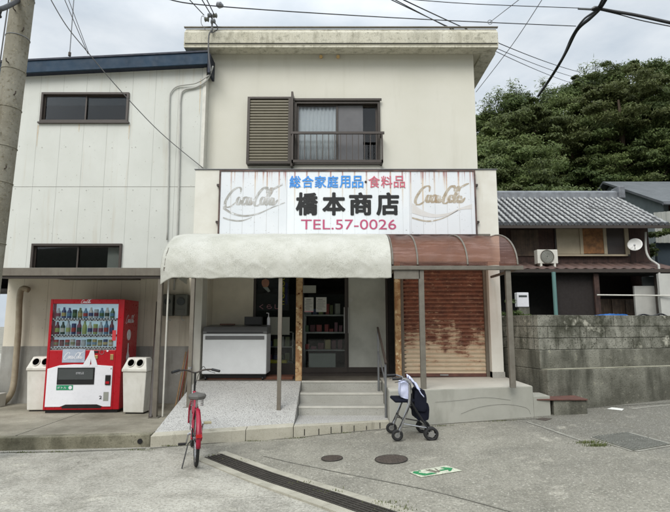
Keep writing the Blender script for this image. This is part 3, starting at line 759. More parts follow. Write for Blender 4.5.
for ch, a_, c_ in zip('食料品', (440, 502, 565), (494, 556, 618)): tx('lettering', ch, 280 + a_ / 4.96, 280 + c_ / 4.96, 176, 187.6, 'txtpink', .012)
for ch, a_, c_ in zip('橋本商店', (82, 214, 347, 482), (184, 320, 453, 586)): tx('lettering', ch, 280 + a_ / 4.96, 280 + c_ / 4.96, 193.2, 214.6, 'txtblack', .040)
tx('lettering', 'TEL.57-0026', 301, 396, 219.5, 229.4, 'txtrose', 0)
def wavepoly(u0, u1, pts_top, pts_bot, m):
    a = [P(p[0], p[1], YS) for p in pts_top]; c = [P(p[0], p[1], YS) for p in pts_bot]
    A = smoothline([tuple(x) for x in a], 6); B = smoothline([tuple(x) for x in c], 6)
    n = len(A); mb = MB()
    mb.add([(p.x, YS - .003, p.z) for p in A] + [(p.x, YS - .003, p.z) for p in B], [(i, i + 1, n + i + 1, n + i) for i in range(n - 1)])
    Q(mb, 'ribbon', m)
wavepoly(0, 0, [(223, 206), (232, 212), (244, 215), (258, 213), (272, 207), (285, 202)], [(223, 209), (232, 214.2), (244, 216.8), (258, 214.4), (272, 208), (285, 203)], 'logo')
wavepoly(0, 0, [(223, 217), (232, 219.5), (242, 220), (252, 217)], [(223, 218.5), (232, 221), (242, 221.3), (252, 217.5)], 'logo')
wavepoly(0, 0, [(412, 203), (422, 210), (434, 214), (448, 213), (460, 208), (472, 204)], [(412, 213), (422, 216), (434, 217.5), (448, 215.5), (460, 210), (472, 209)], 'wavetan')
wavepoly(0, 0, [(412, 217), (424, 220), (434, 220), (446, 216.5), (458, 210)], [(412, 218.6), (424, 221.6), (434, 221.3), (446, 217.3), (458, 210.5)], 'logotan')
a = P(224, 197, YS); c = P(281, 197, YS)
o = script('logo_script', a.x, c.x, P(250, 197.5, YS).z, YS - 9.15 - .001, 'logo', sg, .16, .004)
a = P(414, 195, YS); c = P(468, 195, YS)
o = script('logo_script', a.x, c.x, P(440, 195.5, YS).z, YS - 9.15 - .001, 'logotan', sg, .175, .004)

# ================================================================= AWNINGS
AY, AZ = 7.80, 2.47
def curve_pt(th, grow=0.):
    return 9.14 - (1.34 + grow) * math.cos(th), AZ + .02 + (.665 + grow) * math.sin(th)
aw = thing('white_awning', 'lumpy white cloth covered awning over the shop entrance, mould speckled', 'awning', (-.9, AY, 0))
def A1(mb, name, m, **k):
    mb.v = [tuple(Vector(v) - Vector((-.9, AY, 0))) for v in mb.v]; return mb.build(name, m, aw, **k)
cl = MB()
def cf(s, t):
    x = -2.74 + s * 3.615
    # t 0: hem at bottom front, t 1: at the wall
    if t < .18: y, z = AY - .03, 2.295 + (t / .18) * .20
    else:
        th = (t - .18) / .82 * PI / 2; y, z = curve_pt(th, .03)
    e = min(s, 1 - s) * 3.6
    if s < .5 and e < .30: k = (1 - e / .30) ** 2; z -= k * .10 * (1 - t); x += 0; y += k * .12 * (1 - t)
    q_ = x + (z + y) * .9; w = noise.noise(Vector((q_ * 1.2, (z - y) * 1.2, 1))) * .013 + (1 - abs(noise.noise(Vector((q_ * 3.2, (x - z) * .9, 3)))) * 2) ** 4 * .010 + (1 - abs(noise.noise(Vector(((x - z * 1.8) * 2.6, (x + z) * .8, 7)))) * 2) ** 4 * .004 + noise.noise(Vector((x * 9, z * 9, y * 9))) * .004
    fall = 1 if t < .9 else (1 - t) * 10
    y -= w * fall * .9; z += w * fall * .4
    z += (.006 * math.sin(x * 7) + .010 * noise.noise(Vector((x * 6, 0, 1))) - .008) * max(0, 1 - t * 6)
    return (x, y, z)
cl.grid(240, 60, cf)
A1(cl, 'cover', 'cloth', smooth=True, solid=.006)
e = MB(); prof = [curve_pt(PI / 2 * i / 10, -.03) for i in range(11)]
for x in (-2.66, .85):
    A1(MB().tube([(x, y_, z_) for y_, z_ in prof] , .016), 'rib', 'greypost')
A1(bx(-2.68, .86, AY + .01, AY + .05, AZ - .06, AZ - .005), 'front_beam', 'greypost')
A1(MB().sideface([(9.12, 2.30)] + [(9.12, 3.15)] + [(y_, z_ - .03) for y_, z_ in reversed(prof)], -2.70, -2.69), 'end_sheet', 'cloth')
for x in (-2.6, -.9, .8): A1(MB().tube([(x, AY + .05, AZ - .03), (x, 9.14, AZ - .03)], .013), 'strut', 'greypost')
zr = lambda x, y: .15 + (y - frontY(x) - .14) / (8.85 - frontY(x) - .14) * .465 if y > frontY(x) + .14 else .13
for x in (-2.20, -.845):
    z = zr(x, 7.75)
    A1(bx(x - .029, x + .029, 7.77, 7.83, z - .02, AZ - .06), 'post', 'brownpost', bev=.003); A1(bx(x - .07, x + .07, 7.74, 7.86, z - .015, z + .012), 'base_plate', 'greypost')
ra = thing('red_awning', 'curved translucent red brown plastic awning above the rusty shutter', 'awning', (1.85, AY, 0))
def A2(mb, name, m, **k):
    mb.v = [tuple(Vector(v) - Vector((1.85, AY, 0))) for v in mb.v]; return mb.build(name, m, ra, **k)
XA, XB = .90, 2.85
sh_ = MB(); sh_.grid(40, 20, lambda s, t: (XA + s * (XB - XA), curve_pt(t * PI / 2)[0], curve_pt(t * PI / 2)[1] + .006 * math.sin(s * 40)))
A2(sh_, 'roof_sheet', 'poly', smooth=True)
for i, x in enumerate((XA, XA + .39, XA + 1.17, XB)):
    A2(MB().tube([(x, y_ - .012, z_ + .012) for y_, z_ in [curve_pt(PI / 2 * k / 12) for k in range(13)]], .014), 'rib', 'greypost')
A2(bx(XA - .05, XB + .08, AY - .03, AY + .05, AZ - .05, AZ + .012), 'front_beam', 'greypost', bev=.003)
A2(bx(XA, XB, 9.09, 9.13, 3.19, 3.225), 'wall_rail', 'greypost')
A2(bx(XA + .02, 1.32, AY + .0, AY + .04, AZ - .19, AZ - .052), 'header_panel', 'greypost')
for x, zb in ((1.345, .60), (2.70, .625)):
    A2(bx(x - .04, x + .04, AY + .0, AY + .07, zb - .0, AZ - .052), 'post', 'greypost', bev=.003)
A2(bx(XA + .02, XA + .05, AY + .05, 9.1, AZ - .06, AZ - .02), 'strut', 'greypost'); A2(bx(XB - .03, XB, AY + .05, 9.1, AZ - .06, AZ - .02), 'strut', 'greypost')

# ================================================================= WAREHOUSE (left)
wh = thing('warehouse_building', 'white sided warehouse with a dark blue roof edge', 'building', (-6, 9.4, 0))
def W(mb, name, m, par=None, world=False, **k):
    if world:
        o = mb.build(name, m, par or wh, **k); o.location = (6, -9.4, 0); return o
    mb.v = [tuple(Vector(v) - Vector((-6, 9.4, 0))) for v in mb.v]; return mb.build(name, m, par or wh, **k)
XW = -2.55
def rooft(x): return 6.86 + (x - XW) * .052
u_win = (-5.77, -4.05, 5.50, 6.105); l_win = (-5.72, -4.02, 2.46, 3.09); f_win = (-8.2, -6.5, 5.50, 6.105)
def wallgrid(xs, zsf, holes):
    b = MB()
    for i in range(len(xs) - 1):
        for j in range(len(zsf) - 1):
            a, c = xs[i], xs[i + 1]; cx = (a + c) / 2; z0, z1 = zsf[j], zsf[j + 1]; cz = (z0 + z1) / 2
            if any(h[0] < cx < h[1] and h[2] < cz < h[3] for h in holes): continue
            b.box(a, c, 9.4, 9.52, z0, z1)
    return b
hol = [u_win, l_win, f_win]
xs = sorted({-10.5, -8.2, -6.5, -5.77, -5.72, -4.05, -4.02, XW})
wg = wallgrid(xs, [4.205, 5.50, 6.105], hol); wg.face([(-10.5, 6.105), (XW, 6.105), (XW, rooft(XW) - .22), (-10.5, rooft(-10.5) - .22)], 9.4, 9.52)
W(wg, 'upper_siding', 'siding', world=True)
W(wallgrid(xs, [2.46, 3.09, 4.195], hol), 'middle_siding', 'siding', world=True)
W(wallgrid([-6.12, XW], [1.18, 2.458], []), 'lower_siding', 'siding_low', world=True)
W(bx(-10.5, XW, 9.405, 9.52, 4.195, 4.205), 'joint_strip', 'grey_plinth')
W(bx(-6.12, XW, 9.38, 9.52, .0, 1.18), 'plinth', 'grey_plinth', bev=.004)
W(bx(XW - .05, XW + .006, 9.385, 9.60, 1.18, rooft(XW) - .2), 'corner_trim', 'pvcwhite')
W(bx(XW - .12, XW - .0, 9.53, 16, 0, 6.6), 'side_wall', 'grey_plinth')
def sl(b, x0, x1, y0, y1, dz0, dz1):
    vs = [(x, y, rooft(x) + dz) for dz in (dz0, dz1) for y in (y0, y1) for x in (x0, x1)]
    return b.add(vs, [(0, 2, 3, 1), (4, 5, 7, 6), (0, 1, 5, 4), (2, 6, 7, 3), (0, 4, 6, 2), (1, 3, 7, 5)])
rf = sl(MB(), -11, -2.49, 9.22, 9.26, -.235, -.002); sl(rf, -11, -2.49, 9.26, 17, -.05, -.006)
W(rf, 'roof', 'blue_trim')
W(sl(MB(), -11, -2.47, 9.20, 9.262, .0, .035), 'roof_cap', 'navy')
W(sl(MB(), -11, -2.49, 9.262, 9.60, -.225, -.20), 'eave_board', 'navy')
W(bx(-2.485, -2.44, 9.22, 9.60, 6.45, 6.84), 'gable_trim', 'navy')
def wwin(x0, x1, z0, z1, split=.5, cur=None):
    f = MB(); f.box(x0, x0 + .04, 9.36, 9.48, z0, z1); f.box(x1 - .04, x1, 9.36, 9.48, z0, z1); f.box(x0 + .04, x1 - .04, 9.36, 9.48, z1 - .04, z1); f.box(x0 + .04, x1 - .04, 9.36, 9.48, z0, z0 + .04)
    f.box(x0 - .03, x1 + .03, 9.35, 9.40, z0 - .03, z0 - .001)
    wn = W(f, 'window', 'darkbrown')
    xm = x0 + (x1 - x0) * split
    for a, c, yy in ((x0 + .04, xm + .015, 9.42), (xm - .015, x1 - .04, 9.445)):
        s_ = MB(); s_.box(a, a + .025, yy, yy + .02, z0 + .04, z1 - .04); s_.box(c - .025, c, yy, yy + .02, z0 + .04, z1 - .04); s_.box(a + .025, c - .025, yy, yy + .02, z0 + .04, z0 + .065); s_.box(a + .025, c - .025, yy, yy + .02, z1 - .06, z1 - .04)
        W(s_, 'sash', 'darkbrown', wn); W(bx(a + .025, c - .025, yy + .008, yy + .013, z0 + .065, z1 - .06), 'pane', 'glass', wn)
    if cur: W(bx(cur[0], cur[1], 9.56, 9.565, z0, z1), 'blind', 'papergrey', wn)
wwin(*u_win); wwin(*l_win, cur=(-4.36, -4.06)); wwin(*f_win)
W(bx(-8.2, -4.0, 9.56, 9.575, 5.48, 5.62), 'inner_sill', 'papergrey')
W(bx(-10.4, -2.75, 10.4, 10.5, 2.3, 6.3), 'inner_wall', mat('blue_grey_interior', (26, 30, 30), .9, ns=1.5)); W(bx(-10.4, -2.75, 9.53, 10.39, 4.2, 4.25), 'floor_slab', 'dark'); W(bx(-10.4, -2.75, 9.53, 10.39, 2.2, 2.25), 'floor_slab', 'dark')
fx = MB()
for k_ in range(18):
    for z_ in (3.2, 3.75, 4.15, 5.0):
        xx = -10.3 + k_ * .455 + .06
        if xx < XW - .05 and not (l_win[0] - .1 < xx < l_win[1] + .1 and z_ < 3.15): fx.cyl((xx + rnd.uniform(-.01, .01), 9.4, z_ + rnd.uniform(-.02, .02)), (0, -1, 0), .009, .006, 6)
W(fx, 'fixings', 'pvc')
rrm = mat('pale_rust_run', (186, 164, 132), .8, col2=(196, 188, 170), ns=9, lo=.3, hi=.6)
for xx, zz_, L_ in ((-5.80, 5.44, .45), (-4.02, 5.44, .30), (-2.66, 6.40, .75), (-5.0, 5.46, .16)):
    dr = MB().add([(xx - .012, 9.397, zz_), (xx + .012, 9.397, zz_), (xx + .004, 9.397, zz_ - L_), (xx - .006, 9.397, zz_ - L_ * .9)], [(0, 1, 2, 3)]); W(dr, 'rust_run', rrm)
# canopy over apron
cn = W(bx(-6.16, -2.74, 7.93, 9.398, 2.425, 2.455), 'canopy', 'greypost')
W(bx(-6.16, -2.74, 7.90, 7.93, 2.34, 2.465), 'fascia', 'brownpost', cn, bev=.004)
W(bx(-6.16, -2.74, 7.93, 7.97, 2.30, 2.36), 'gutter', 'darkbrown', cn)
W(bx(-5.0, -3.6, 8.0, 9.3, 2.39, 2.424), 'rafter_panel', 'darkbrown', cn)
W(bx(-2.80, -2.73, 7.94, 8.01, .16, 2.338), 'post', 'brownpost', cn, bev=.003); W(bx(-2.84, -2.69, 7.90, 8.05, .16, .175), 'base_plate', 'greypost', cn)
W(MB().tube([(-2.66, 8.02, .17), (-2.66, 8.02, 2.36)], .014), 'downpipe', 'pvcwhite', cn)
# wide corner pipe at left
pts = [P(29, 290, 9.28), P(22, 289, 9.27), P(19.5, 300, 9.27), P(18.5, 330, 9.27), P(16, 360, 9.27), P(13.5, 385, 9.27), P(9, 397, 9.25), P(0, 404, 9.2), P(-20, 406, 9.2)]
tag(MB().tube(smoothline([tuple(p) for p in pts], 5), .052, 12).build('duct_pipe', 'pipe', smooth=True), 'tan curved pipe running down the left end of the warehouse wall', 'pipe')
# conduits from roof service down the siding corner
def cond(label, pts, r, m='pvc', cat='conduit', name='conduit'):
    return tag(MB().tube(smoothline(pts, 5), r, 8).build(name, m, smooth=True), label, cat)
YC = 9.37
cond('left one of two grey conduits bending down the white siding', [tuple(P(*q)) for q in ((209, 75, 9.3), (196, 83, 9.34), (178, 86, YC), (171, 92, YC), (169.5, 100, YC), (169, 130, YC), (168.5, 180, YC), (167, 240, YC))], .013)
cond('right one of two grey conduits bending down the white siding', [tuple(P(*q)) for q in ((213, 66, 9.3), (207, 80, 9.34), (196, 87, YC), (184, 90, YC), (180.5, 98, YC), (180, 120, YC), (179, 180, YC), (177, 240, YC), (174, 290, YC))], .017)
# electric meters
for i, (u0, u1) in enumerate(((161.5, 172.5), (173.5, 187.5))):
    a = P(u0, 316, 9.2); c = P(u1, 294, 9.2)
    t = thing('electricity_meter', ('smaller grey meter box under the white awning, beside the steel post', 'larger grey meter box with a round hood by the cream pillar')[i], 'meter', ((a.x + c.x) / 2, 9.39, a.z))
    hw = (c.x - a.x) / 2; h = c.z - a.z
    bx(-hw, hw, -.17, 0, 0, h).build('casing', 'meter', t, bev=.02)
    MB().cyl((0, -.17, h * .66), (0, -1, 0), hw * .6, .03, 20).build('dial_window', 'meterglass', t)
    bx(-hw * .6, hw * .6, -.18, -.171, .06, h * .3).build('terminal_cover', 'meter', t, bev=.004)
    MB().tube([(0, -.1, 0), (.01, -.12, -.06), (.05, -.1, -.08)], .012).build('cable_tail', 'pvc', t)
# leaning planks and sticks
for i, (p, q, r_, m, lb) in enumerate([
    ((150.5, 418, 8.15), (158, 302, 9.0), .030, 'darkbrown', 'long dark plank leaning behind the steel canopy post'),
    ((178, 404, 8.7), (190.5, 341, 9.1), .013, 'stickred', 'thin reddish stick leaning beside the bicycle handlebar'),
    ((175, 405, 8.6), (186, 352, 9.1), .016, 'stick', 'tan bamboo stick, leftmost of the leaning bundle behind the post'),
    ((181, 404, 8.75), (188.5, 356, 9.12), .018, 'stick', 'short tan stick, thickest of the leaning bundle by the ramp'),
    ((184, 402, 8.8), (191, 362, 9.1), .014, 'greywood', 'grey wooden slat leaning against the foot of the cream pillar')]):
    a = G(p[0], p[1], .165) if i == 0 else P(p[0], p[1], p[2]); c = P(*q)
    a.z = .17 if a.z < .5 or True else a.z
    tag(MB().tube([a, c], r_, 6).build('plank' if r_ > .02 else 'stick', m), lb, 'plank' if r_ > .02 else 'stick')
# edge of an air conditioner on the left
t = thing('air_conditioner', 'grey outdoor unit cut by the picture edge below the utility pole', 'air conditioner', (-6.15, 8.75, .16))
bx(-.45, .08, -.16, .16, .06, .68).build('casing', 'greypost', t, bev=.012); bx(-.4, -.35, -.14, .14, 0, .06).build('foot', 'black', t); bx(-.03, .02, -.14, .14, 0, .06).build('foot', 'black', t)
f = MB(); [f.box(-.4, .04, -.17, -.161, .12 + i * .05, .145 + i * .05) for i in range(10)]; f.build('grille', 'darkbrown', t)
tag(bx(-5.98, -5.78, 8.9, 9.1, .16, .39).build('concrete_block', 'pvcwhite', bev=.01), 'small pale block on the apron left of the recycling bin', 'block')

# ================================================================= VENDING MACHINE
vm = thing('vending_machine', 'red drinks vending machine with three rows of bottles', 'vending machine', (-4.70, 8.34, .162), R(3.0))
VW, VD, VH = 1.2, .70, 1.83
b = MB(); b.box(0, .045, 0, VD, .05, VH); b.box(VW - .1, VW, 0, VD, .05, VH); b.box(.045, VW - .1, 0, VD, VH - .075, VH); b.box(.045, VW - .1, .13, VD, .05, VH - .075); b.box(.045, VW - .1, 0, .129, .05, 1.0)
b.build('cabinet', 'red', vm, bev=.008)
bx(.03, VW - .03, .03, VD - .03, 0, .05).build('base', 'black', vm)
Nn = NT('lit_display_panel'); bb = Nn.bsdf(Nn.mix(Nn.ramp(Nn.noise(Nn.coord(), 6), .35, .7), lin((176, 212, 226)), lin((214, 232, 238))), .6)
bb.inputs['Emission Color'].default_value = (.62, .82, .92, 1); bb.inputs['Emission Strength'].default_value = .32
b = MB(); b.box(.046, VW - .101, .118, .128, 1.001, VH - .076); b.build('display_back', Nn.m, vm)
canc = [(96, 130, 90), (80, 92, 140), (206, 216, 220), (196, 80, 80), (140, 148, 100), (190, 206, 130), (226, 226, 218), (110, 156, 186), (130, 70, 84), (206, 190, 126), (70, 92, 80), (160, 96, 116)]
cm = [mat('drink_label', c_, .3, ns=20) for c_ in canc]
rows = [(1.52, 1.70, [2, 1, 0, 10, 4, 7, 6, 2, 7, 6, 0]), (1.255, 1.475, [8, 10, 2, 1, 9, 5, 6, 5, 2, 7, 6]), (1.06, 1.20, [3, 8, 3, 6, 11, 2, 0, 9, 4, 1, 7])]
for (z0, z1, cs) in rows:
    for i, k in enumerate(cs):
        x = .105 + i * .088; h = z1 - z0 - rnd.uniform(0, .02); r_ = .036
        c_ = MB(); pr_ = [(0, r_), (h * .62, r_), (h * .8, r_ * .5), (h, r_ * .42)] if z1 - z0 > .15 and i % 4 != 3 else [(0, r_ * .9), (.008, r_), (h * .8, r_), (h * .83, r_ * .85)]
        c_.tube([(x, .075, z0 + q[0]) for q in pr_], [q[1] for q in pr_], 14)
        db_ = c_.build('dummy_bottle', cm[(k + (i * 5) % 3) % 12] if rnd.random() < .3 else cm[k], vm, smooth='auto')
        MB().tube([(x, .075, z0 + h * .18), (x, .075, z0 + h * .5)], r_ + .0012, 14, False).build('bottle_label', cm[(k * 5 + i * 3 + 1) % 12], db_, smooth='auto')
        MB().box(x - .022, x + .022, .009, .0115, z0 - .047, z0 - .029).build('price_tag', 'paper', db_)
for zz in (1.50, 1.235, 1.035):
    sf = bx(.046, VW - .101, .02, .117, zz - .012, zz + .008).build('shelf', 'chrome', vm)
    k1, k2 = MB(), MB()
    for i in range(44):
        a = .05 + i * .0238
        for rrow in range(2):
            (k1 if (i + rrow) % 2 else k2).box(a, a + .0236, .012, .0195, zz - .028 + rrow * .022, zz - .006 + rrow * .022)
    k1.build('price_strip', 'vwhite', sf); k2.build('button_strip', 'black', sf)
bx(.046, VW - .101, .003, .006, 1.001, VH - .076).build('display_glass', 'glassclear', vm)
# lower white door
def arc(x0, x1, z, h, n=14): return [(x0 + (x1 - x0) * i / n, z + h * math.sin(PI * i / n)) for i in range(n + 1)]
pts = [(.035, .10)] + [(.27, .10), (.36, .135), (.85, .135), (.95, .10)] + [(VW - .13, .10), (VW - .13, .74)] + [(.75, .765), (.45, .77), (.22, .755), (.035, .70)]
MB().face(pts, -.012, 0).build('lower_panel', 'vwhite', vm, bev=.003)
bx(.30, .92, -.006, -.001, .075, .13).build('kick_recess', 'black', vm)
s_ = bx(.20, .79, -.020, -.0125, .45, .72).build('delivery_slot', 'black', vm, bev=.006)
bx(.22, .77, -.026, -.0205, .53, .70).build('slot_flap', 'meterglass', s_); text('lettering', 'とりだし口', .50, .62, .615, .65, -.0265, 'vwhite', s_, .002, .0)
gl_ = bx(.20, .46, -.017, -.0125, .365, .44).build('label_plate', 'green', vm); text('lettering', 'ボトル', .215, .36, .385, .42, -.0175, 'vwhite', gl_, .002, .01)
MB().cyl((.42, -.0175, .402), (0, -1, 0), .028, .002, 20).build('emblem', 'vwhite', gl_)
cr = bx(.965, 1.05, -.028, -.0125, .44, .60).build('coin_return', 'black', vm, bev=.02); bx(.98, 1.035, -.034, -.0285, .46, .50).build('return_flap', 'red', cr)
bx(.95, 1.03, -.016, -.0125, .19, .33).build('info_plate', 'papergrey', vm); text('lettering', '2', .885, .925, .22, .27, -.0125, 'black', vm, .002, .01)
# banner panel with wordmark, selector area
bn = bx(.255, .615, -.008, 0, .80, 1.075 - .06).build('banner', mat('silver_banner', (150, 160, 176), .4, col2=(176, 184, 196), ns=14), vm)
script('logo_script', .275, .60, .905, -.009, 'vwhite', bn, .11, .003)
bx(.715, .82, -.012, 0, .955, .985).build('bill_slot', 'black', vm, bev=.003); bx(.745, .82, -.012, 0, .86, .915).build('coin_plate', 'brass', vm, bev=.003)
MB().torus((.88, -.004, .965), (0, 1, 0), .035, .004, 24, 6).build('coin_ring', 'chrome', vm); MB().cyl((.97, 0, .985), (0, -1, 0), .016, .01, 14).build('button', 'vwhite', vm)
bx(1.02, 1.07, -.01, 0, .84, .93).build('lock_plate', 'brass', vm, bev=.003); MB().cyl((1.05, 0, .70), (0, -1, 0), .014, .012, 12).build('lock', 'chrome', vm)
bx(1.03, 1.09, -.004, 0, 1.15, 1.32).build('sticker', mat('pale_red_sticker', (206, 60, 66), .5), vm)
text('top_wordmark', 'Coca·Cola', .50, .65, VH - .055, VH - .02, -.001, 'vwhite', vm, .003, .0).hide_render = True
bpy.data.objects.remove(bpy.data.objects['top_wordmark'])
script('logo_script', .49, .66, VH - .038, -.001, 'vwhite', vm, .12, .003)
# leaning contour bottle graphic on the front
pts = [(0, 0), (.13, 0), (.135, .05), (.12, .12), (.135, .19), (.12, .26), (.09, .30), (.085, .36), (.05, .36), (.045, .30), (.015, .26), (0, .19), (.012, .12), (-.005, .05)]
for k, (bx0, bz0, an, sc_) in enumerate(((.60, .735, .0, .0),)):
    MB().face([(.58, .735), (.70, .735), (.715, .86), (.735, .735), (.83, .735), (.80, .83), (.77, .90), (.755, .99), (.70, .995), (.675, .92), (.64, .85)], -.015, -.0005).build('bottle_graphic', 'vwhite', vm)
# side graphics on the right flank
sd = MB(); sp_ = [(.22, .62), (.34, .62), (.36, .70), (.33, .80), (.35, .88), (.30, .96), (.29, 1.10), (.25, 1.10), (.24, .96), (.20, .88), (.22, .80), (.19, .70)]
n = len(sp_); sd.add([(VW + .002, p[0], p[1]) for p in sp_], [tuple(range(n))])
sd.build('bottle_graphic', 'vwhite', vm)
MB().cyl((VW, .28, 1.24), (1, 0, 0), .09, .003, 26).build('disc_graphic', 'vwhite', vm)
o = script('logo_script', .10, .50, 1.50, 0, 'vwhite', vm, .11, .003); o.rotation_euler = (0, 0, PI / 2); o.location = (VW + .004, 0, 0)

# ================================================================= RECYCLING BINS
def bin_(loc, rz, label):
    t = thing('recycling_bin', label, 'bin', loc, rz, 'recycling bins beside the vending machine')
    b = MB(); b.add([(-.19, -.15, .02), (.19, -.15, .02), (.19, .15, .02), (-.19, .15, .02), (-.225, -.18, .66), (.225, -.18, .66), (.225, .18, .66), (-.225, .18, .66)], [(0, 3, 2, 1), (4, 5, 6, 7), (0, 1, 5, 4), (1, 2, 6, 5), (2, 3, 7, 6), (3, 0, 4, 7)])
    b.build('body', 'bin', t, bev=.012)
    l = MB(); l.sideface([(-.20, .66), (-.20, .70), (-.10, .88), (.10, .88), (.19, .70), (.19, .66)], -.24, .24)
    for i, v in enumerate(l.v):
        if v[2] > .8: l.v[i] = (v[0] * .72, v[1], v[2])
    l.build('lid', 'bin', t, bev=.012)
    for s in (-.085, .085):
        nrm = Vector((0, -.18, .10)).normalized()
        MB().cyl(Vector((s, -.148, .795)) + nrm * .0, nrm, .062, .012, 24).build('hole', 'hole', t)
        MB().torus(Vector((s, -.148, .795)) + nrm * .012, nrm, .066, .007, 24, 6).build('hole_rim', 'bin', t)
    bx(-.16, .16, -.12, .12, 0, .021).build('foot', 'black', t)
    t.scale = (.87, .9, 1.0)
    return t
bin_((-4.90, 8.66, .162), R(4), 'white twin hole recycling bin half hidden left of the red vending machine')
bin_((-3.21, 8.42, .162), R(-4), 'white twin hole recycling bin standing right of the red vending machine')

# ================================================================= FREEZER AND THINGS ON IT
fz = thing('chest_freezer', 'white chest freezer with grey lid in the shop bay', 'freezer', (-1.77, 9.28, .613))
bx(-.565, .565, -.28, .28, .10, .80).build('body', 'freezer', fz, bev=.015)
MB().sideface([(-.285, .80), (-.285, .845), (-.20, .92), (.27, .96), (.27, .80)], -.57, .57).build('lid', 'freezergrey', fz, bev=.008)
bx(-.52, .52, -.292, -.281, .70, .765).build('front_strip', 'freezergrey', fz, bev=.003)
bx(-.55, .55, -.20, .2, .03, .10).build('underframe', 'black', fz)
bx(-.5, .5, -.288, -.2865, .815, .835).build('lid_handle', 'black', fz)
for x in (-.5, .5):
    for y in (-.24, .24): MB().cyl((x - .012, y, .028), (1, 0, 0), .028, .024, 14).build('caster', 'black', fz)
tag(bx(-.16, .16, -.08, .08, 0, .15).build('carton', 'black', loc=(-1.51, 9.42, 1.57), bev=.004), 'dark carton on top of the freezer lid', 'box')
tag(bx(-.13, .13, -.06, .06, 0, .025).build('tray', 'rustplate', loc=(-1.98, 9.35, 1.565), bev=.003), 'flat reddish packet lying on the freezer lid', 'packet')
sb_ = thing('spray_bottle', 'white pump bottle standing at the right end of the freezer', 'bottle', (-1.235, 9.42, 1.565))
MB().tube([(0, 0, 0), (0, 0, .12), (0, 0, .15), (0, 0, .16)], [.03, .03, .015, .012], 14).build('body', 'vwhite', sb_, smooth='auto'); MB().tube([(0, 0, .16), (0, 0, .22), (-.04, 0, .225)], .008, 8).build('pump', 'vwhite', sb_)
tag(MB().box(-2.3, -.75, 9.1, 9.5, .613, .66).build('pallet', 'pallet'), 'reddish wooden board lying under the freezer', 'board')
# low pale shelf carton seen in glazing + poster
po = thing('poster', 'dark poster of a man in a suit behind the glass', 'poster', (-1.25, 9.96, 1.85))
bx(-.32, .34, 0, .01, 0, .74).build('sheet', 'posterbg', po)
MB().face([(-.13 + .075 * math.cos(t_ * PI / 8), .55 + .10 * math.sin(t_ * PI / 8)) for t_ in range(16)], -.004, -.001).build('portrait_face', 'skin', po)
MB().face([(-.13 + .085 * math.cos(PI * t_ / 8), .585 + .095 * math.sin(PI * t_ / 8)) for t_ in range(9)] + [(-.19, .60), (-.13, .63), (-.07, .60)], -.007, -.0045).build('portrait_hair', 'hair', po)
MB().face([(-.31, .10), (.16, .10), (.16, .30), (.02, .44), (-.10, .46), (-.24, .42), (-.31, .30)], -.0035, -.001).build('portrait_suit', 'suit', po)
MB().face([(-.18, .46), (-.07, .36), (-.03, .38), (-.08, .46)], -.006, -.004).build('portrait_collar', 'paper', po)
text('lettering', 'くらし', -.24, .16, .03, .12, -.001, 'pink', po, .002, .02)
bx(.17, .24, -.003, -.001, .1, .74).build('text_band', 'posterbg', po); bx(.27, .31, -.003, -.001, .12, .55).build('text_band', 'navyprint', po)
for i, ch in enumerate('しの里の上'): text('lettering', ch, .17, .25, .60 - i * .12, .70 - i * .12, -.004, 'yellow', po, .002, .03)
tag(MB().box(-1.27, -.88, 9.845, 9.853, 1.38, 1.72).build('notice', 'papergrey'), 'pale patterned notice on the glass below the poster', 'notice')
for (u0, u1, v0, v1, m, lb) in ((303, 316, 285.5, 293, 'papergrey', 'blank grey paper, uppermost notice on the shop door'), (304.3, 313.5, 297.5, 312, 'paper', 'white notice with a pink base line on the shop door'), (316, 326.5, 297.3, 312, 'paper', 'plain white notice right of the pink lined one')):
    a = P(u0, v1, 9.85); c = P(u1, v0, 9.85)
    t = thing('notice', lb, 'notice', (a.x, 9.853, a.z)); w_, h_ = c.x - a.x, c.z - a.z
    bx(0, w_, -.004, 0, 0, h_).build('sheet', m, t)
    if m == 'paper':
        f = MB(); [f.box(.015 + (.0 if i % 3 else .02), w_ * rnd.uniform(.55, .92), -.0055, -.0045, h_ * (.16 + .075 * i), h_ * (.18 + .075 * i + .02 * (i == 9))) for i in range(10)]; f.build('print', 'freezergrey', t)
    if 'base line' in lb: bx(0, w_, -.006, -.0045, 0, .018).build('red_line', 'pink', t)
p = P(350.5, 300, 9.9); tag(MB().cyl((p.x, 9.912, p.z), (0, -1, 0), .045, .004, 20).build('sticker', 'paper'), 'small round white sticker on the frosted door', 'sticker')
# shelving inside
su = thing('shop_shelves', 'dim steel shelving inside the shop behind the glass door', 'shelves', (-.2, 10.6, .613))
for x in (-.45, .42): bx(x, x + .03, 0, .03, 0, 1.25).build('upright', 'alu', su); bx(x, x + .03, .4, .43, 0, 1.25).build('upright', 'alu', su)
for z in (.42, .78, 1.14): bx(-.45, .45, -.01, .44, z, z + .03).build('shelf', 'alu', su)
for z in (.452, .812, 1.172):
    x = -.58
    while x < .15:
        w_ = rnd.uniform(.06, .12); h_ = rnd.uniform(.05, .24)
        tag(bx(0, w_, 0, .15, 0, h_).build('packet', rnd.choice(cm), loc=(x - .04, 10.62 + rnd.uniform(0, .05), .613 + z), rot=(0, 0, rnd.uniform(-.25, .25)), bev=.003), 'small packaged goods on the dim shop shelves', 'packet', 'goods on the shop shelves'); x += w_ + rnd.uniform(.0, .05) + .012
su2 = thing('display_rack', 'low dark rack of packets inside the left shop window', 'rack', (-1.2, 10.4, .613))
for z in (.2, .5, .8): bx(-.35, .35, 0, .3, z, z + .02).build('shelf', 'alu', su2)
for x in (-.35, .33): bx(x, x + .02, 0, .3, 0, .82).build('upright', 'alu', su2)
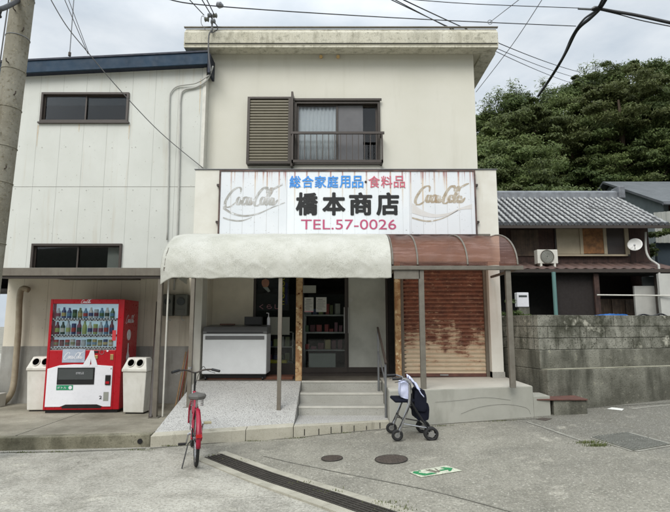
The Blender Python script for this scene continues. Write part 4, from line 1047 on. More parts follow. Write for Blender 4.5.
for z in (.221, .521):
    for i in range(5): tag(bx(0, .09, 0, .12, 0, rnd.uniform(.1, .2)).build('packet', rnd.choice(cm), loc=(-1.5 + i * .12, 10.45, .613 + z)), 'packet on the low rack behind the left shop window', 'packet', 'goods on the low rack')
tag(bx(-1.45, -.95, 10.05, 10.3, .613, .88).build('crate', 'yellow', bev=.01), 'yellow crate on the floor behind the left glass panel', 'crate')
a = P(309, 364.5, 10.05); c = P(335.5, 348, 10.05)
tag(bx(0, c.x - a.x, 0, .2, 0, c.z - .72).build('carton', 'boxwhite', loc=(a.x, 10.03, .613), bev=.004), 'pale carton standing on the floor behind the glass door', 'box')

# ================================================================= HANDRAIL
hr = thing('handrail', 'steel handrail with two posts beside the entrance steps', 'handrail', (.72, 8.3, 0))
MB().tube([(.02, .45, .46), (.02, .45, 1.48)], .018, 10).build('post', 'steel', hr, smooth='auto')
MB().tube([(.06, -.35, .165), (.06, -.35, 1.02)], .018, 10).build('post', 'steel', hr, smooth='auto')
MB().tube([(.02, .50, 1.52), (.02, .44, 1.50), (.06, -.37, 1.02), (.06, -.42, .98)], .02, 10).build('rail', 'darkbrown', hr, smooth='auto')
MB().tube([(.02, .45, 1.12), (.06, -.35, .68)], .012, 8).build('lower_rail', 'steel', hr)

# ================================================================= BICYCLE
bk = thing('bicycle', 'crimson city bicycle parked on the road, seen from behind', 'bicycle', (-1.56, 5.60 + .30, 0.002), R(18.3))
RW = .30
def wheel(yc, par=bk):
    w = MB().torus((0, yc, RW), (1, 0, 0), RW - .018, .019, 40, 10).build('wheel', 'tread', par, smooth=True)
    MB().torus((0, yc, RW), (1, 0, 0), RW - .042, .011, 40, 8).build('rim', 'chrome', w, smooth=True)
    MB().tube([(-.04, yc, RW), (.04, yc, RW)], .02, 12).build('hub', 'chrome', w)
    s = MB()
    for i in range(24):
        t = 2 * PI * i / 24; sx = .028 if i % 2 else -.028
        s.tube([(sx, yc, RW), (0, yc + (RW - .05) * math.cos(t), RW + (RW - .05) * math.sin(t))], .0016, 4)
    s.build('spokes', 'chrome', w); return w
wheel(0); wheel(.98)
fr_ = MB()
BB = (0, .42, .27); ST = (0, .26, .60); HT = (0, .80, .72); HB = (0, .845, .58)
fr_.tube([BB, ST], .017, 10).tube([HB, (0, .62, .36), BB], .021, 10).tube([HT, (0, .6, .5), (0, .36, .40)], .017, 10).tube([HT, HB], .021, 10)
for s in (-1, 1):
    fr_.tube([(s * .055, 0, RW), (s * .05, .2, .28), (s * .03, .40, .27)], .010, 8); fr_.tube([(s * .055, 0, RW), (s * .045, .14, .46), (s * .015, .26, .60)], .009, 8)
    fr_.tube([(s * .05, .98, RW), (s * .05, .90, .50), (s * .03, .85, .60)], .012, 8)
fr_.build('frame', 'bikered', bk, smooth='auto')
def fender(yc, a0, a1, w=.025):
    b = MB(); n = 22
    def fn(s, t):
        a = R(a0 + (a1 - a0) * s); q = (t - .5) * 2; rr = RW + .028 - .016 * q * q
        return (w * q, yc + rr * math.cos(a), RW + rr * math.sin(a))
    return b.grid(n, 6, fn)
fender(0, 30, 188).build('mudguard', 'bikered', bk, smooth=True, solid=.003); fender(.98, 20, 150).build('mudguard', 'bikered', bk, smooth=True, solid=.003)
sd_ = MB(); 
ring = [(0, -.02), (.045, .0), (.09, .035), (.105, .09), (.085, .14), (.045, .20), (.022, .27), (0, .285)]
out = ring + [(-x, y) for x, y in reversed(ring[1:-1])]
n = len(out)
vs = [(x * .9, y + .11, .705) for x, y in out] + [(x, y + .11, .74) for x, y in out] + [(x * .85, (y - .13) * .85 + .24, .765) for x, y in out]
sd_.add(vs, [tuple(range(n)), tuple(range(2 * n, 3 * n))] + [(i, (i + 1) % n, n + (i + 1) % n, n + i) for i in range(n)] + [(n + i, n + (i + 1) % n, 2 * n + (i + 1) % n, 2 * n + i) for i in range(n)])
so = sd_.build('saddle', 'saddle', bk, smooth='auto', bev=.01)
for x in (-.055, .055):
    s_ = MB().tube([(x, .15 + .02 * math.cos(i * .7), .66 + i * .0028) if False else (x + .018 * math.cos(i * .9), .15 + .018 * math.sin(i * .9), .63 + i * .0026) for i in range(30)], .0035, 5)
    s_.build('spring', 'chrome', so)
MB().tube([(0, .262, .59), (0, .235, .705)], .013, 10).build('seat_post', 'chrome', bk)
MB().tube([(0, .795, .72), (0, .775, .93), (0, .76, .96)], .013, 10).build('stem', 'black', bk)
hb = MB().tube(smoothline([(-.27, .62, .985), (-.19, .68, 1.0), (-.09, .77, .985), (0, .78, .955), (.09, .77, .985), (.19, .68, 1.0), (.27, .62, .985)], 5), .011, 8).build('handlebar', 'darkbrown', bk, smooth=True)
for s in (-1, 1):
    MB().tube([(s * .29, .60, .982), (s * .20, .672, 1.0)], .017, 10).build('grip', 'black', hb)
    MB().tube([(s * .13, .755, .99), (s * .20, .72, .965), (s * .24, .67, .955)], .005, 6).build('brake_lever', 'chrome', hb)
MB().tube(smoothline([(.13, .75, .99), (.1, .9, 1.02), (.03, .92, .85), (0, .88, .65)], 5), .004, 5).build('brake_cable', 'black', bk)
MB().cyl((-.07, .80, 1.0), (0, 0, 1), .025, .03, 14).build('bell', 'chrome', hb)
MB().tube([(0, .85, .62), (0, .93, .66)], [.03, .04], 14).build('headlight', 'chrome', bk)
MB().box(-.03, .03, -.338, -.324, .37, .405).build('reflector', mat('red_reflector', (170, 20, 20), .2), bk)
MB().tube([(-.03, .02, .29), (.045, .02, .29)], .04, 14).build('rear_brake', 'black', bk)
cg = MB(); cg.box(.045, .06, .02, .52, .26, .36); cg.build('chain_guard', 'bikered', bk, bev=.01)
ck = MB().tube([(-.07, .42, .27), (.07, .42, .27)], .016, 10).tube([(.075, .42, .27), (.09, .34, .40)], .010, 8).tube([(-.075, .42, .27), (-.09, .50, .14)], .010, 8).build('crank', 'chrome', bk)
bx(.095, .185, .30, .37, .392, .415).build('pedal', 'tan', ck, bev=.004); bx(-.185, -.095, .47, .53, .13, .15).build('pedal', 'black', ck, bev=.004)
MB().tube([(-.06, .03, .27), (-.09, .03, .24), (-.15, -.06, .002)], .007, 8).build('kickstand', 'black', bk)
MB().box(-.06, -.045, -.09, -.02, .33, .42).build('wheel_lock', 'black', bk)

# ================================================================= ROLLATOR
gx = .97; gz = g(1.0) + .0
ro = thing('rollator', 'four wheeled silver walking frame with dark seat beside the steps', 'rollator', (.755, 6.77, gz), R(3)); ro.scale = (1.07, 1, 1)
Wd = .47
def wh2(x, y, r_, w_=.028):
    w = MB().torus((x, y, r_ + .002), (0, 1, 0), r_ - .017, .019, 26, 8).build('wheel', 'tread', ro, smooth=True)
    MB().cyl((x, y - .012, r_), (0, 1, 0), r_ * .45, .024, 16).build('hub', 'chrome', w)
    s = MB(); [s.tube([(x, y, r_), (x + (r_ - .02) * math.cos(a), y, r_ + (r_ - .02) * math.sin(a))], .005, 5) for a in [i * 2 * PI / 5 for i in range(5)]]; s.build('spokes', 'chrome', w)
for y in (0, Wd):
    wh2(.05, y, .070); wh2(.46, y - .035, .086); wh2(.46, y + .03, .086)
    MB().tube([(.05, y, .062), (.07, y, .10), (.20, y + .0, .46), (.21, y, .55), (.215, y, .74)], .018, 10).build('side_leg', 'chrome', ro, smooth='auto')
    MB().tube([(.46, y, .08), (.42, y, .16), (.30, y, .36), (.22, y, .50)], .012, 10).build('rear_leg', 'black', ro, smooth='auto')
    MB().tube([(.10, y, .22), (.44, y, .155)], .010, 8).build('side_brace', 'chrome', ro)
    hd = MB().tube([(.215, y, .72), (.20, y, .765), (.13, y, .79), (.02, y, .785)], .013, 10).build('handle', 'chrome', ro, smooth='auto')
    MB().tube([(.12, y, .79), (.0, y, .784)], .018, 10).build('grip', 'black', hd)
    MB().tube(smoothline([(.14, y, .77), (.06, y, .745), (.03, y, .74)], 4), .006, 6).build('brake_lever', 'black', hd)
    MB().tube(smoothline([(.14, y, .77), (.22, y - .03, .70), (.23, y - .02, .5), (.12, y - .02, .28), (.06, y, .14)], 5), .004, 5).build('brake_cable', 'black', hd)
MB().tube([(.12, 0, .265), (.12, Wd, .265)], .010, 8).build('cross_bar', 'black', ro); MB().tube([(.42, 0, .165), (.42, Wd, .165)], .010, 8).build('cross_bar', 'chrome', ro)
MB().tube([(.215, 0, .73), (.215, Wd, .73)], .012, 8).build('back_bar', 'chrome', ro)
bx(.03, .33, .03, Wd - .03, .475, .515).build('seat', 'fabricdark', ro, bev=.015)
def softbox(x0, x1, y0, y1, z0, z1, amp=.015, n=8):
    b = MB()
    def warp(p):
        q = Vector(p); c_ = Vector(((x0 + x1) / 2, (y0 + y1) / 2, (z0 + z1) / 2))
        d = q - c_; k = 1 - .12 * (abs(d.x) / (x1 - x0) * 2) ** 2 * (abs(d.z) / (z1 - z0) * 2) ** 2
        nn = noise.noise(q * 11) * amp
        return tuple(c_ + d * k + d.normalized() * nn)
    def g6(o_, a_, b_):
        b.grid(n, n, lambda s, t: warp((o_[0] + a_[0] * s + b_[0] * t, o_[1] + a_[1] * s + b_[1] * t, o_[2] + a_[2] * s + b_[2] * t)))
    X, Y_, Z = (x1 - x0, 0, 0), (0, y1 - y0, 0), (0, 0, z1 - z0)
    g6((x0, y0, z0), X, Z); g6((x0, y1, z0), X, Z); g6((x0, y0, z0), Y_, Z); g6((x1, y0, z0), Y_, Z); g6((x0, y0, z0), X, Y_); g6((x0, y0, z1), X, Y_)
    return b
softbox(.30, .46, .05, Wd - .05, .24, .47).build('under_basket', 'fabricdark', ro, smooth=True)
ox, oy, oz = .78, 6.77, gz
tag(softbox(.27, .42, .04, .36, .36, .64, .03).build('bag', 'fabricdark', loc=(ox, oy, oz), smooth=True), 'black bag hanging on the far side of the walking frame', 'bag')
tag(softbox(.09, .21, .06, .34, .52, .74, .025).build('shopping_bag', 'lavender', loc=(ox, oy, oz), smooth=True), 'pale lavender plastic bag standing on the walking frame seat', 'bag')
c_ = MB(); c_.grid(14, 20, lambda s, t: (.20 + .19 * (t if t > .2 else t) , .03 + .26 * s, .80 - .02 * math.cos(s * 9) - (max(0, t - .1) * .26) + .03 * noise.noise(Vector((s * 4, t * 4, 0)))))
tag(c_.build('towel', 'lavender', loc=(ox, oy, oz), smooth=True, solid=.012), 'pale towel draped over the walking frame top bar', 'towel')

# ================================================================= ROAD FITTINGS
def ground_strip(name, m, a0, a1, w0, w1, h, par=None, off=0, z0=-.02):
    pass
# gutter grate running diagonally: centre line through two road points
gA = G(213, 456.5); gB = G(430, 531.5)
d = (gB - gA); L = d.length; ang = math.atan2(d.y, d.x)
gt = thing('gutter_grate', 'long slotted drain grate running diagonally across the road', 'drain', (gA.x, gA.y, 0), ang)
gw = .115
def gz_(x): # local x to road height
    return g(gA.x + x * math.cos(ang))
def strip(y0, y1, z, th, m, name, segs=16, x0=0, x1=None):
    b = MB(); x1 = x1 or L
    for i in range(segs):
        a = x0 + (x1 - x0) * i / segs; c = x0 + (x1 - x0) * (i + 1) / segs - .004
        za, zc = gz_(a) + z, gz_(c) + z
        b.add([(a, y0, za - th), (c, y0, zc - th), (c, y1, zc - th), (a, y1, za - th), (a, y0, za), (c, y0, zc), (c, y1, zc), (a, y1, za)], [(0, 3, 2, 1), (4, 5, 6, 7), (0, 1, 5, 4), (1, 2, 6, 5), (2, 3, 7, 6), (3, 0, 4, 7)])
    return b.build(name, m, gt)
strip(-gw, gw, .003, .002, 'channel', 'channel', 20)
strip(gw + .002, gw + .11, .010, .02, 'gutteredge', 'edge_kerb', 7, -.1); strip(-gw - .11, -gw - .002, .010, .02, 'gutteredge', 'edge_kerb', 7, -.1)
for k in range(6):
    y = -gw + .012 + k * (2 * gw - .024) / 5
    strip(y - .011, y + .011, .014, .009, 'grate', 'bar', 6)
b = MB(); i = 0
while i * .1 < L - .05:
    x = i * .1 + .03; z = gz_(x) + .012; b.box(x, x + .012, -gw + .003, gw - .003, z - .008, z - .001); i += 1
b.build('cross_bars', 'grate', gt)
# manhole covers
def disc(name, u0, u1, v, lb):
    c0 = G((u0 + u1) / 2, v); r_ = (G(u1, v) - G(u0, v)).length / 2
    t = thing(name, lb, 'manhole', (c0.x, c0.y, c0.z + .003)); t.rotation_euler = (0, -math.atan(.04), 0)
    MB().cyl((0, 0, 0), (0, 0, 1), r_, .008, 40).build('cover', 'iron', t); MB().torus((0, 0, .006), (0, 0, 1), r_ + .004, .006, 40, 6).build('rim', 'grate', t)
    k = MB()
    for i in range(-5, 6):
        for j in range(-5, 6):
            x, y = i * r_ / 5.6, j * r_ / 5.6
            if x * x + y * y < (r_ * .85) ** 2 and (i + j) % 2 == 0: k.box(x - r_ * .05, x + r_ * .05, y - r_ * .05, y + r_ * .05, .0075, .0115)
    k.build('studs', 'iron', t)
disc('manhole_cover', 322, 342, 459, 'small round iron cover in the road, left of the larger one')
disc('manhole_cover', 375.5, 407, 460, 'larger round iron cover in the road below the steps')
# evacuation route plate: running figure and arrow
pA, pB, pC, pD = G(409, 473), G(421, 478), G(462, 471.5), G(446, 466.3)
es = thing('ground_sign', 'worn green and cream route plate with running figure and arrow on the road', 'ground sign')
def ez(x, h): return g(x) + h
def flat(pts, h, m, name, par=es):
    b = MB(); n = len(pts); b.add([(p[0], p[1], ez(p[0], h)) for p in pts] + [(p[0], p[1], ez(p[0], h - .003)) for p in pts], [tuple(range(n)), tuple(range(2 * n - 1, n - 1, -1))] + [(i, n + i, n + (i + 1) % n, (i + 1) % n) for i in range(n)])
    return b.build(name, m, par)
flat([pA, pB, pC, pD], .008, 'stickerpale', 'plate')
def es_uv(a, c):  # a along 0..1, c across 0..1
    lo = pB.lerp(pC, a); hi = pA.lerp(pD, a); return lo.lerp(hi, c)
fig = [[(.02, .75), (.10, .92), (.20, .85), (.14, .62), (.24, .30), (.36, .34), (.42, .12), (.12, .10), (.06, .40)]]
flat([es_uv(*q) for q in fig[0]], .012, 'stickergreen', 'figure'); flat([es_uv(.235 + .03 * math.cos(i), .86 + .08 * math.sin(i)) for i in (0, 1, 2, 3, 4, 5)], .012, 'stickergreen', 'figure')
flat([es_uv(*q) for q in [(.62, .52), (.80, .52), (.76, .78), (.84, .78), (.96, .48), (.80, .18), (.74, .18), (.80, .38), (.62, .38)]], .012, 'stickergreen', 'arrow')
for q0, q1 in (((.45, .25), (.40, .85)), ((.52, .25), (.47, .85)), ((.56, .3), (.62, .8))):
    a = es_uv(*q0); c = es_uv(*q1); n_ = (c - a).cross(Vector((0, 0, 1))).normalized() * .008
    flat([a - n_, a + n_, c + n_, c - n_], .012, 'greypost', 'print')
# square grate to the right
q = [G(592, 438), G(634, 451.5), G(672, 445), G(628, 433)]
sgx = thing('drain_grate', 'broad galvanised bar grate set in the road at right', 'drain')
def flat2(pts, h, m, name, par, th=.003):
    b = MB(); n = len(pts); b.add([(p[0], p[1], g(p[0]) + h) for p in pts] + [(p[0], p[1], g(p[0]) + h - th) for p in pts], [tuple(range(n)), tuple(range(2 * n - 1, n - 1, -1))] + [(i, n + i, n + (i + 1) % n, (i + 1) % n) for i in range(n)])
    return b.build(name, m, par)
flat2(q, .006, 'channel', 'pit', sgx)
for i in range(12):
    t0, t1 = i / 12, i / 12 + .045
    flat2([q[0].lerp(q[3], t0), q[1].lerp(q[2], t0), q[1].lerp(q[2], t1), q[0].lerp(q[3], t1)], .016, 'galv', 'bar', sgx, .008)
for i in range(3):
    t0, t1 = i / 2.03, i / 2.03 + .012
    flat2([q[0].lerp(q[1], t0), q[0].lerp(q[1], t1), q[3].lerp(q[2], t1), q[3].lerp(q[2], t0)], .018, 'galv', 'cross_bar', sgx, .01)
for a, c_ in ((0, 1), (1, 2), (2, 3), (3, 0)):
    n_ = (q[c_] - q[a]).cross(Vector((0, 0, 1))).normalized() * .035
    flat2([q[a], q[c_], q[c_] + n_, q[a] + n_], .006, 'stainedjoint', 'surround', sgx)
def lane(pts, w_, m, name, lb, h=.004):
    b = MB(); pts = [G(*p_) for p_ in pts]; pts = smoothline([tuple(p_) for p_ in pts], 8)
    for i, p_ in enumerate(pts):
        d_ = pts[min(i + 1, len(pts) - 1)] - pts[max(i - 1, 0)]; n_ = Vector((-d_.y, d_.x, 0)).normalized() * w_ * (.6 + .6 * abs(noise.noise(p_ * 3)))
        b.v += [(p_.x - n_.x, p_.y - n_.y, g(p_.x) + h), (p_.x + n_.x, p_.y + n_.y, g(p_.x) + h)]
        if i: k_ = 2 * i; b.f.append((k_ - 2, k_ - 1, k_ + 1, k_))
    struct(b.build(name, m), lb)
lane([(262, 456), (330, 471), (430, 491), (520, 515)], .008, 'tarline', 'road_joint', 'dark joint line beside the gutter kerb')
lane([(527, 422), (545, 428), (562, 434), (582, 441)], .035, 'stainedjoint', 'road_scar', 'pale mortar scar across the road')
lane([(632, 409), (650, 407), (672, 405)], .05, 'stainedjoint', 'road_scar', 'pale mortar patch by the mossy wall')
lane([(575, 409), (600, 407.5), (640, 405), (672, 403)], .02, 'tarline', 'road_joint', 'dark joint at the foot of the mossy wall')
lane([(150, 448.6), (240, 441.3), (296, 438)], .022, 'tarline', 'road_joint', 'dirty joint at the foot of the ramp kerb')
lane([(300, 437.6), (388, 429)], .018, 'tarline', 'road_joint', 'dirty joint at the foot of the steps')
lane([(394, 428.4), (470, 422.3), (544, 418.6)], .018, 'tarline', 'road_joint', 'dirty joint at the foot of the plinth')
lane([(0, 453), (80, 451.5), (146, 448.8)], .02, 'tarline', 'road_joint', 'dirty joint at the foot of the mossy kerb')
flat2([G(607, 409.2), G(622, 410.8), G(624, 409.2), G(612, 407.8)], .006, 'whitepaint', 'paint_patch', None); tag(bpy.data.objects['paint_patch'], 'short bright white paint mark on the road by the mossy wall', 'road marking')
flat2([G(536, 419.5), G(546, 421), G(552, 419), G(542, 418)], .006, 'iron', 'valve_cover', None); tag(bpy.data.objects['valve_cover'], 'small dark iron valve lid in the road by the step block', 'valve cover')
# grass tufts
def tuft(pts, n, h, name, lb):
    b = MB()
    for i in range(n):
        p = pts[rnd.randrange(len(pts))]; x = p[0] + rnd.gauss(0, p[2]); y = p[1] + rnd.gauss(0, p[3]); z = g(x)
        a = rnd.uniform(0, 2 * PI); hh = h * rnd.uniform(.4, 1); lx, ly = math.cos(a) * hh * rnd.uniform(.2, .9), math.sin(a) * hh * rnd.uniform(.2, .9); w_ = .003
        wx, wy = -math.sin(a) * w_, math.cos(a) * w_
        b.add([(x - wx, y - wy, z), (x + wx, y + wy, z), (x + lx * .5 + wx, y + ly * .5 + wy, z + hh * .7), (x + lx * .5 - wx, y + ly * .5 - wy, z + hh * .7), (x + lx, y + ly, z + hh)], [(0, 1, 2, 3), (3, 2, 4)])
    o = b.build(name, 'grass'); return tag(o, lb, 'grass', None, 'stuff')
p0 = G(589, 443); p1 = G(597, 446)
tuft([(p0.x, p0.y, .08, .03), (p1.x, p1.y, .07, .03)], 420, .032, 'grass', 'small dry grass tuft beside the square grate')
tp = []
for u, v in ((232, 460), (246, 462), (300, 484), (330, 492), (380, 505), (395, 508), (385, 503), (216, 456), (400, 511)):
    p_ = G(u, v); tp.append((p_.x, p_.y, .07, .025))
tuft(tp, 260, .025, 'weeds', 'thin weeds growing along the gutter grate')
tp = []
for u, v in ((255, 441), (300, 438), (140, 450), (170, 446), (60, 452), (345, 433), (440, 426), (500, 421), (20, 452.5)):
    p_ = G(u, v); tp.append((p_.x, p_.y - .02, .2, .012))
tuft([(a_, b_, c_ * .5, .008) for a_, b_, c_, d_ in tp], 500, .022, 'weeds', 'sparse weeds at the foot of the kerbs')

# ================================================================= RETAINING WALL
rang = math.atan(.294)
rw = thing('retaining_wall', 'mossy stepped concrete and block retaining wall at right', 'wall', (3.45, 8.35, 0), rang)
bx(0, 11, 0, 2.2, -.1, .84).build('lower_tier', 'wallold', rw, bev=.015)
bx(.01, 11, .005, .15, .841, .85).build('ledge', 'ledge', rw)
bx(.0, 11, .16, 2.2, .842, 1.15).build('middle_tier', 'wallold', rw, bev=.01)
b = MB()
for r_ in range(3):
    z = 1.152 + r_ * .196; x = -.0 - (.2 if r_ % 2 else 0)
    while x < 11:
        a = max(0.0, x + .004); c_ = x + .396
        if c_ > a + .02: dd = rnd.uniform(-.004, .004); b.box(a, c_, .18 + dd, .30, z + .004, z + .192)
        x += .4
    y = .31
    while y < 2.2: b.box(.0 + .0, .12, y + .004, min(2.2, y + .396), z + .004, z + .192); y += .4
b.build('block_courses', 'blocks', rw, bev=.006)
bx(.012, 11, .19, 2.1, 1.15, 1.735).build('mortar', 'channel', rw)
# low block with rusty plate
lb_ = thing('concrete_block', 'low dark concrete block with a rusty steel plate on top', 'block', (3.66, 8.22, g(3.6) - .03))
bx(-.25, .27, -.14, .18, 0, .25).build('block', 'wallold', lb_, bev=.01); bx(-.52, .27, -.17, .25, .252, .272).build('steel_plate', 'rustplate', lb_, bev=.002)

# ================================================================= OLD HOUSE
oh = thing('old_house', 'old dark wooden house with silver grey tiled roof', 'house', (8, 17, 1.5))
def O(mb, name, m, par=None, **k):
    mb.v = [tuple(Vector(v) - Vector((8, 17, 1.5))) for v in mb.v]; return mb.build(name, m, par or oh, **k)
def PX(u, v, Y=17): return P(u, v, Y)
xl_, xr_ = 3.6, 10.75
ztop = 5.0; zlow = 3.62
O(bx(xl_, xr_, 17, 17.15, zlow, ztop + .1).box(xr_ - .15, xr_, 17.15, 21.5, 1.5, ztop + .05), 'upper_wall', 'oldwood')
def tiles():
    b = MB(); n_x = 36 * 10; rows_ = 12
    ye, yr = 16.15, 19.0; ze, zr_ = 4.80, 6.42; x0, x1 = xl_ - .2, xr_ + .25
    cnt = 36
    def fn(s, t):
        x = x0 + s * (x1 - x0); ph = (s * cnt) % 1
        hgt = .085 * math.sin(PI * min(1, ph / .42)) ** .7 if ph < .42 else -.07 * math.sin(PI * (ph - .42) / .58)
        rr = (t * rows_) % 1; st_ = .035 * (1 - rr)
        y = ye + t * (yr - ye); z = ze + t * (zr_ - ze) + hgt + st_
        return (x, y, z)
    b.grid(n_x, rows_ * 4, fn); return b
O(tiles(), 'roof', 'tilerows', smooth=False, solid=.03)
cap = MB()
for i in range(36):
    x = xl_ - .2 + (i + .21) / 36 * (xr_ + .45 - xl_); cap.cyl((x, 16.10, 4.84), (0, 1, .55), .062, .06, 12)
O(cap, 'eave_tiles', 'tilecap')
O(bx(xl_ - .2, xr_ + .25, 16.13, 16.18, 4.70, 4.80), 'fascia', 'darkbrown')
O(MB().sideface([(18.78, 6.30), (18.82, 6.62), (18.90, 6.70), (19.10, 6.70), (19.18, 6.62), (19.22, 6.3)], xl_ - .2, xr_ + .1), 'ridge', 'tilecap', bev=.01)
O(bx(xr_ + .1, xr_ + .35, 18.7, 19.3, 6.35, 6.85), 'ridge_end', 'tilecap', bev=.05)
O(MB().sideface([(16.2, 4.70), (16.2, 4.78), (19.0, 6.38), (21.8, 4.8), (21.8, 4.7), (19.0, 6.28)], xr_ + .12, xr_ + .28), 'barge_board', 'tilecap')
O(MB().add([(xl_, 19, 6.4), (xr_ + .25, 19, 6.4), (xr_ + .25, 21.9, 4.8), (xl_, 21.9, 4.8)], [(0, 1, 2, 3)]), 'rear_roof', 'tile', solid=.05)
O(MB().add([(xr_ - .14, 17.0, 5.1), (xr_ - .14, 21.4, 5.1), (xr_ - .14, 19, 6.3)], [(0, 1, 2)]), 'gable', 'oldwood', solid=.05)
def rect(u0, u1, v0, v1, Y, th, name, m, par=None):
    a = P(u0, v1, Y); c = P(u1, v0, Y); return O(bx(a.x, c.x, Y, Y + th, a.z, c.z), name, m, par)
# boarded window left of the AC, three panel window
wb = rect(512, 538, 230, 256, 16.96, .03, 'boarded_window', 'greywood')
wf = rect(556, 628, 226.5, 256, 16.93, .06, 'window', 'darkbrown')
rect(557.5, 581, 228.5, 254, 16.91, .015, 'panel', 'panelbeige', wf); rect(582.5, 604.5, 228.5, 253.5, 16.90, .015, 'panel', 'panelbrown', wf); rect(606, 626, 228.5, 253.5, 16.92, .008, 'panel', 'paneldark', wf)
rect(556, 628, 254.3, 256, 16.86, .06, 'sill', 'panelbeige', wf); rect(626.3, 628, 227, 254.3, 16.87, .05, 'frame_stile', 'panelbeige', wf)
for u_ in (581, 604.7): rect(u_, u_ + 1.2, 228, 254, 16.87, .03, 'frame_stile', 'panelbeige', wf)
# lower roof
lr = MB(); n_ = 60
lr.grid(n_ * 3, 2, lambda s, t: (xl_ + s * (10.95 - xl_), 15.9 + t * 1.1, 3.34 + t * .32 + .022 * math.sin(s * 2 * PI * 24)))
O(lr, 'lower_roof', 'lowroof', solid=.03, smooth=True)
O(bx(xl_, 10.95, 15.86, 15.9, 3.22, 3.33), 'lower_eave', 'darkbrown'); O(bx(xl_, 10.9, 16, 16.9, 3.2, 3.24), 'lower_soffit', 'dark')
# lower storey
rect(497, 556, 272, 330, 17.6, .1, 'back_partition', 'dark'); 
rect(556, 597, 271, 330, 16.2, .06, 'board_wall', 'darkshed'); rect(597, 636, 271, 330, 18, .1, 'back_wall', 'darkshed')
for i in range(8):
    rect(600 + i * 4.6, 603.2 + i * 4.6, 299, 326, 17.2 + .05 * (i % 3), .03, 'loose_board', 'greywood')
rect(637, 659, 286, 322, 16.3, .08, 'white_wall', 'whitewall'); rect(643, 657, 276.5, 286, 16.36, .05, 'lower_window', 'meterglass'); rect(659.5, 662, 274, 322, 16.1, .1, 'lower_post', 'darkbrown')
rect(597, 598.5, 271, 322, 16.0, .08, 'lower_post', 'oldwood')
rect(662.3, 700, 273.5, 320, 15.7, .1, 'white_wall', 'whitewall')
p = P(596.5, 270, 15.8); 
a = P(597, 295, 15.9); c_ = P(672, 295.7, 15.6)
tag(MB().tube([a, c_], .022, 8).build('laundry_pole', 'pvcwhite'), 'long horizontal white laundry pole under the old house eave', 'pole')
a = P(553.5, 272, 15.8); c_ = P(556.5, 322, 15.8)
tag(MB().tube([a, c_], .06, 10).build('downpipe', 'teal'), 'teal vertical downpipe in front of the dark open ground floor', 'pipe')
tag(MB().tube(smoothline([tuple(P(*q_)) for q_ in ((645.5, 232, 16.6), (646, 250, 16.6), (650, 259, 16.3), (657, 264, 16), (659, 269, 15.9), (659, 300, 15.9), (662, 322, 15.9))], 4), .035, 8).build('downpipe', 'pvc'), 'thin grey downpipe at the right corner of the old house', 'pipe')
a = P(608, 324, 12.5); c_ = P(629, 314, 12.5)
tag(softbox(a.x, c_.x, 12.5, 13.2, 1.5, c_.z + .0, .04).build('tarpaulin', 'bluetarp', smooth=True), 'crumpled blue sheet lying behind the block wall', 'tarpaulin')
tag(MB().tube(smoothline([tuple(P(*q_)) for q_ in ((636, 317, 11.8), (643, 314.5, 11.8), (652, 316, 11.8), (661, 314, 11.8), (668, 317, 11.8))], 5), .02, 6).build('hose', 'black'), 'black hose looped along the top of the block wall', 'hose')
# AC unit, dish, meter box
a = P(538, 265, 16.2); c_ = P(557.5, 249.5, 16.2)
ac = thing('air_conditioner', 'white outdoor air conditioner unit on the low roof of the old house', 'air conditioner', (a.x, 16.2, a.z)); w_, h_ = c_.x - a.x, c_.z - a.z
bx(0, w_, 0, .28, .05, h_).build('casing', 'acwhite', ac, bev=.015); MB().cyl((w_ * .47, -.002, h_ * .54), (0, -1, 0), .21, .012, 28).build('fan_grille', 'meter', ac); MB().torus((w_ * .47, -.016, h_ * .54), (0, 1, 0), .215, .012, 28, 6).build('grille_ring', 'greypost', ac)
k = MB(); [k.torus((w_ * .47, -.018, h_ * .54), (0, 1, 0), .05 + i * .04, .004, 20, 4) for i in range(4)]; k.build('grille_wires', 'acwhite', ac)
for x in (.08, w_ - .14): bx(x, x + .06, 0, .28, -.06, .05).build('foot', 'acwhite', ac)
ds = P(635, 245, 16.5); dt = thing('satellite_dish', 'round white satellite dish on the old house wall', 'satellite dish', tuple(ds))
b = MB(); dn = Vector((-.55, -.8, .28)).normalized(); e1 = dn.orthogonal().normalized(); e2 = dn.cross(e1)
b.grid(28, 6, lambda s, t: tuple((e1 * math.cos(2 * PI * s) + e2 * math.sin(2 * PI * s)) * .22 * t + dn * (.05 * t * t))); b.build('reflector', 'dish', dt, smooth=True, solid=.006)
MB().tube([(0, 0, 0), (.1, .3, -.05), (.1, .5, -.05)], .02, 8).build('mount', 'steel', dt); MB().tube([(0, 0, -.2), tuple(dn * .28 + Vector((0, 0, -.1)))], .008, 6).build('feed_arm', 'steel', dt); MB().cyl(tuple(dn * .28 + Vector((0, 0, -.1))), tuple(-dn), .03, .06, 10).build('feed_horn', 'steel', dt)
a = P(517.5, 307, 11.0); c_ = P(528.5, 292.5, 11.0)
mbx = thing('meter_box', 'small white box on a concrete stand behind the block wall', 'meter box', (a.x, 11.0, 1.5)); w_ = c_.x - a.x
bx(0, w_, 0, .15, a.z - 1.5, c_.z - 1.5).build('casing', 'vwhite', mbx, bev=.01); bx(w_ * .15, w_ * .85, -.006, 0, c_.z - 1.5 - .10, c_.z - 1.5 - .06).build('slot', 'meterglass', mbx); bx(.04, w_ * 1.05, .02, .14, 0, a.z - 1.502).build('stand', 'wallold', mbx)

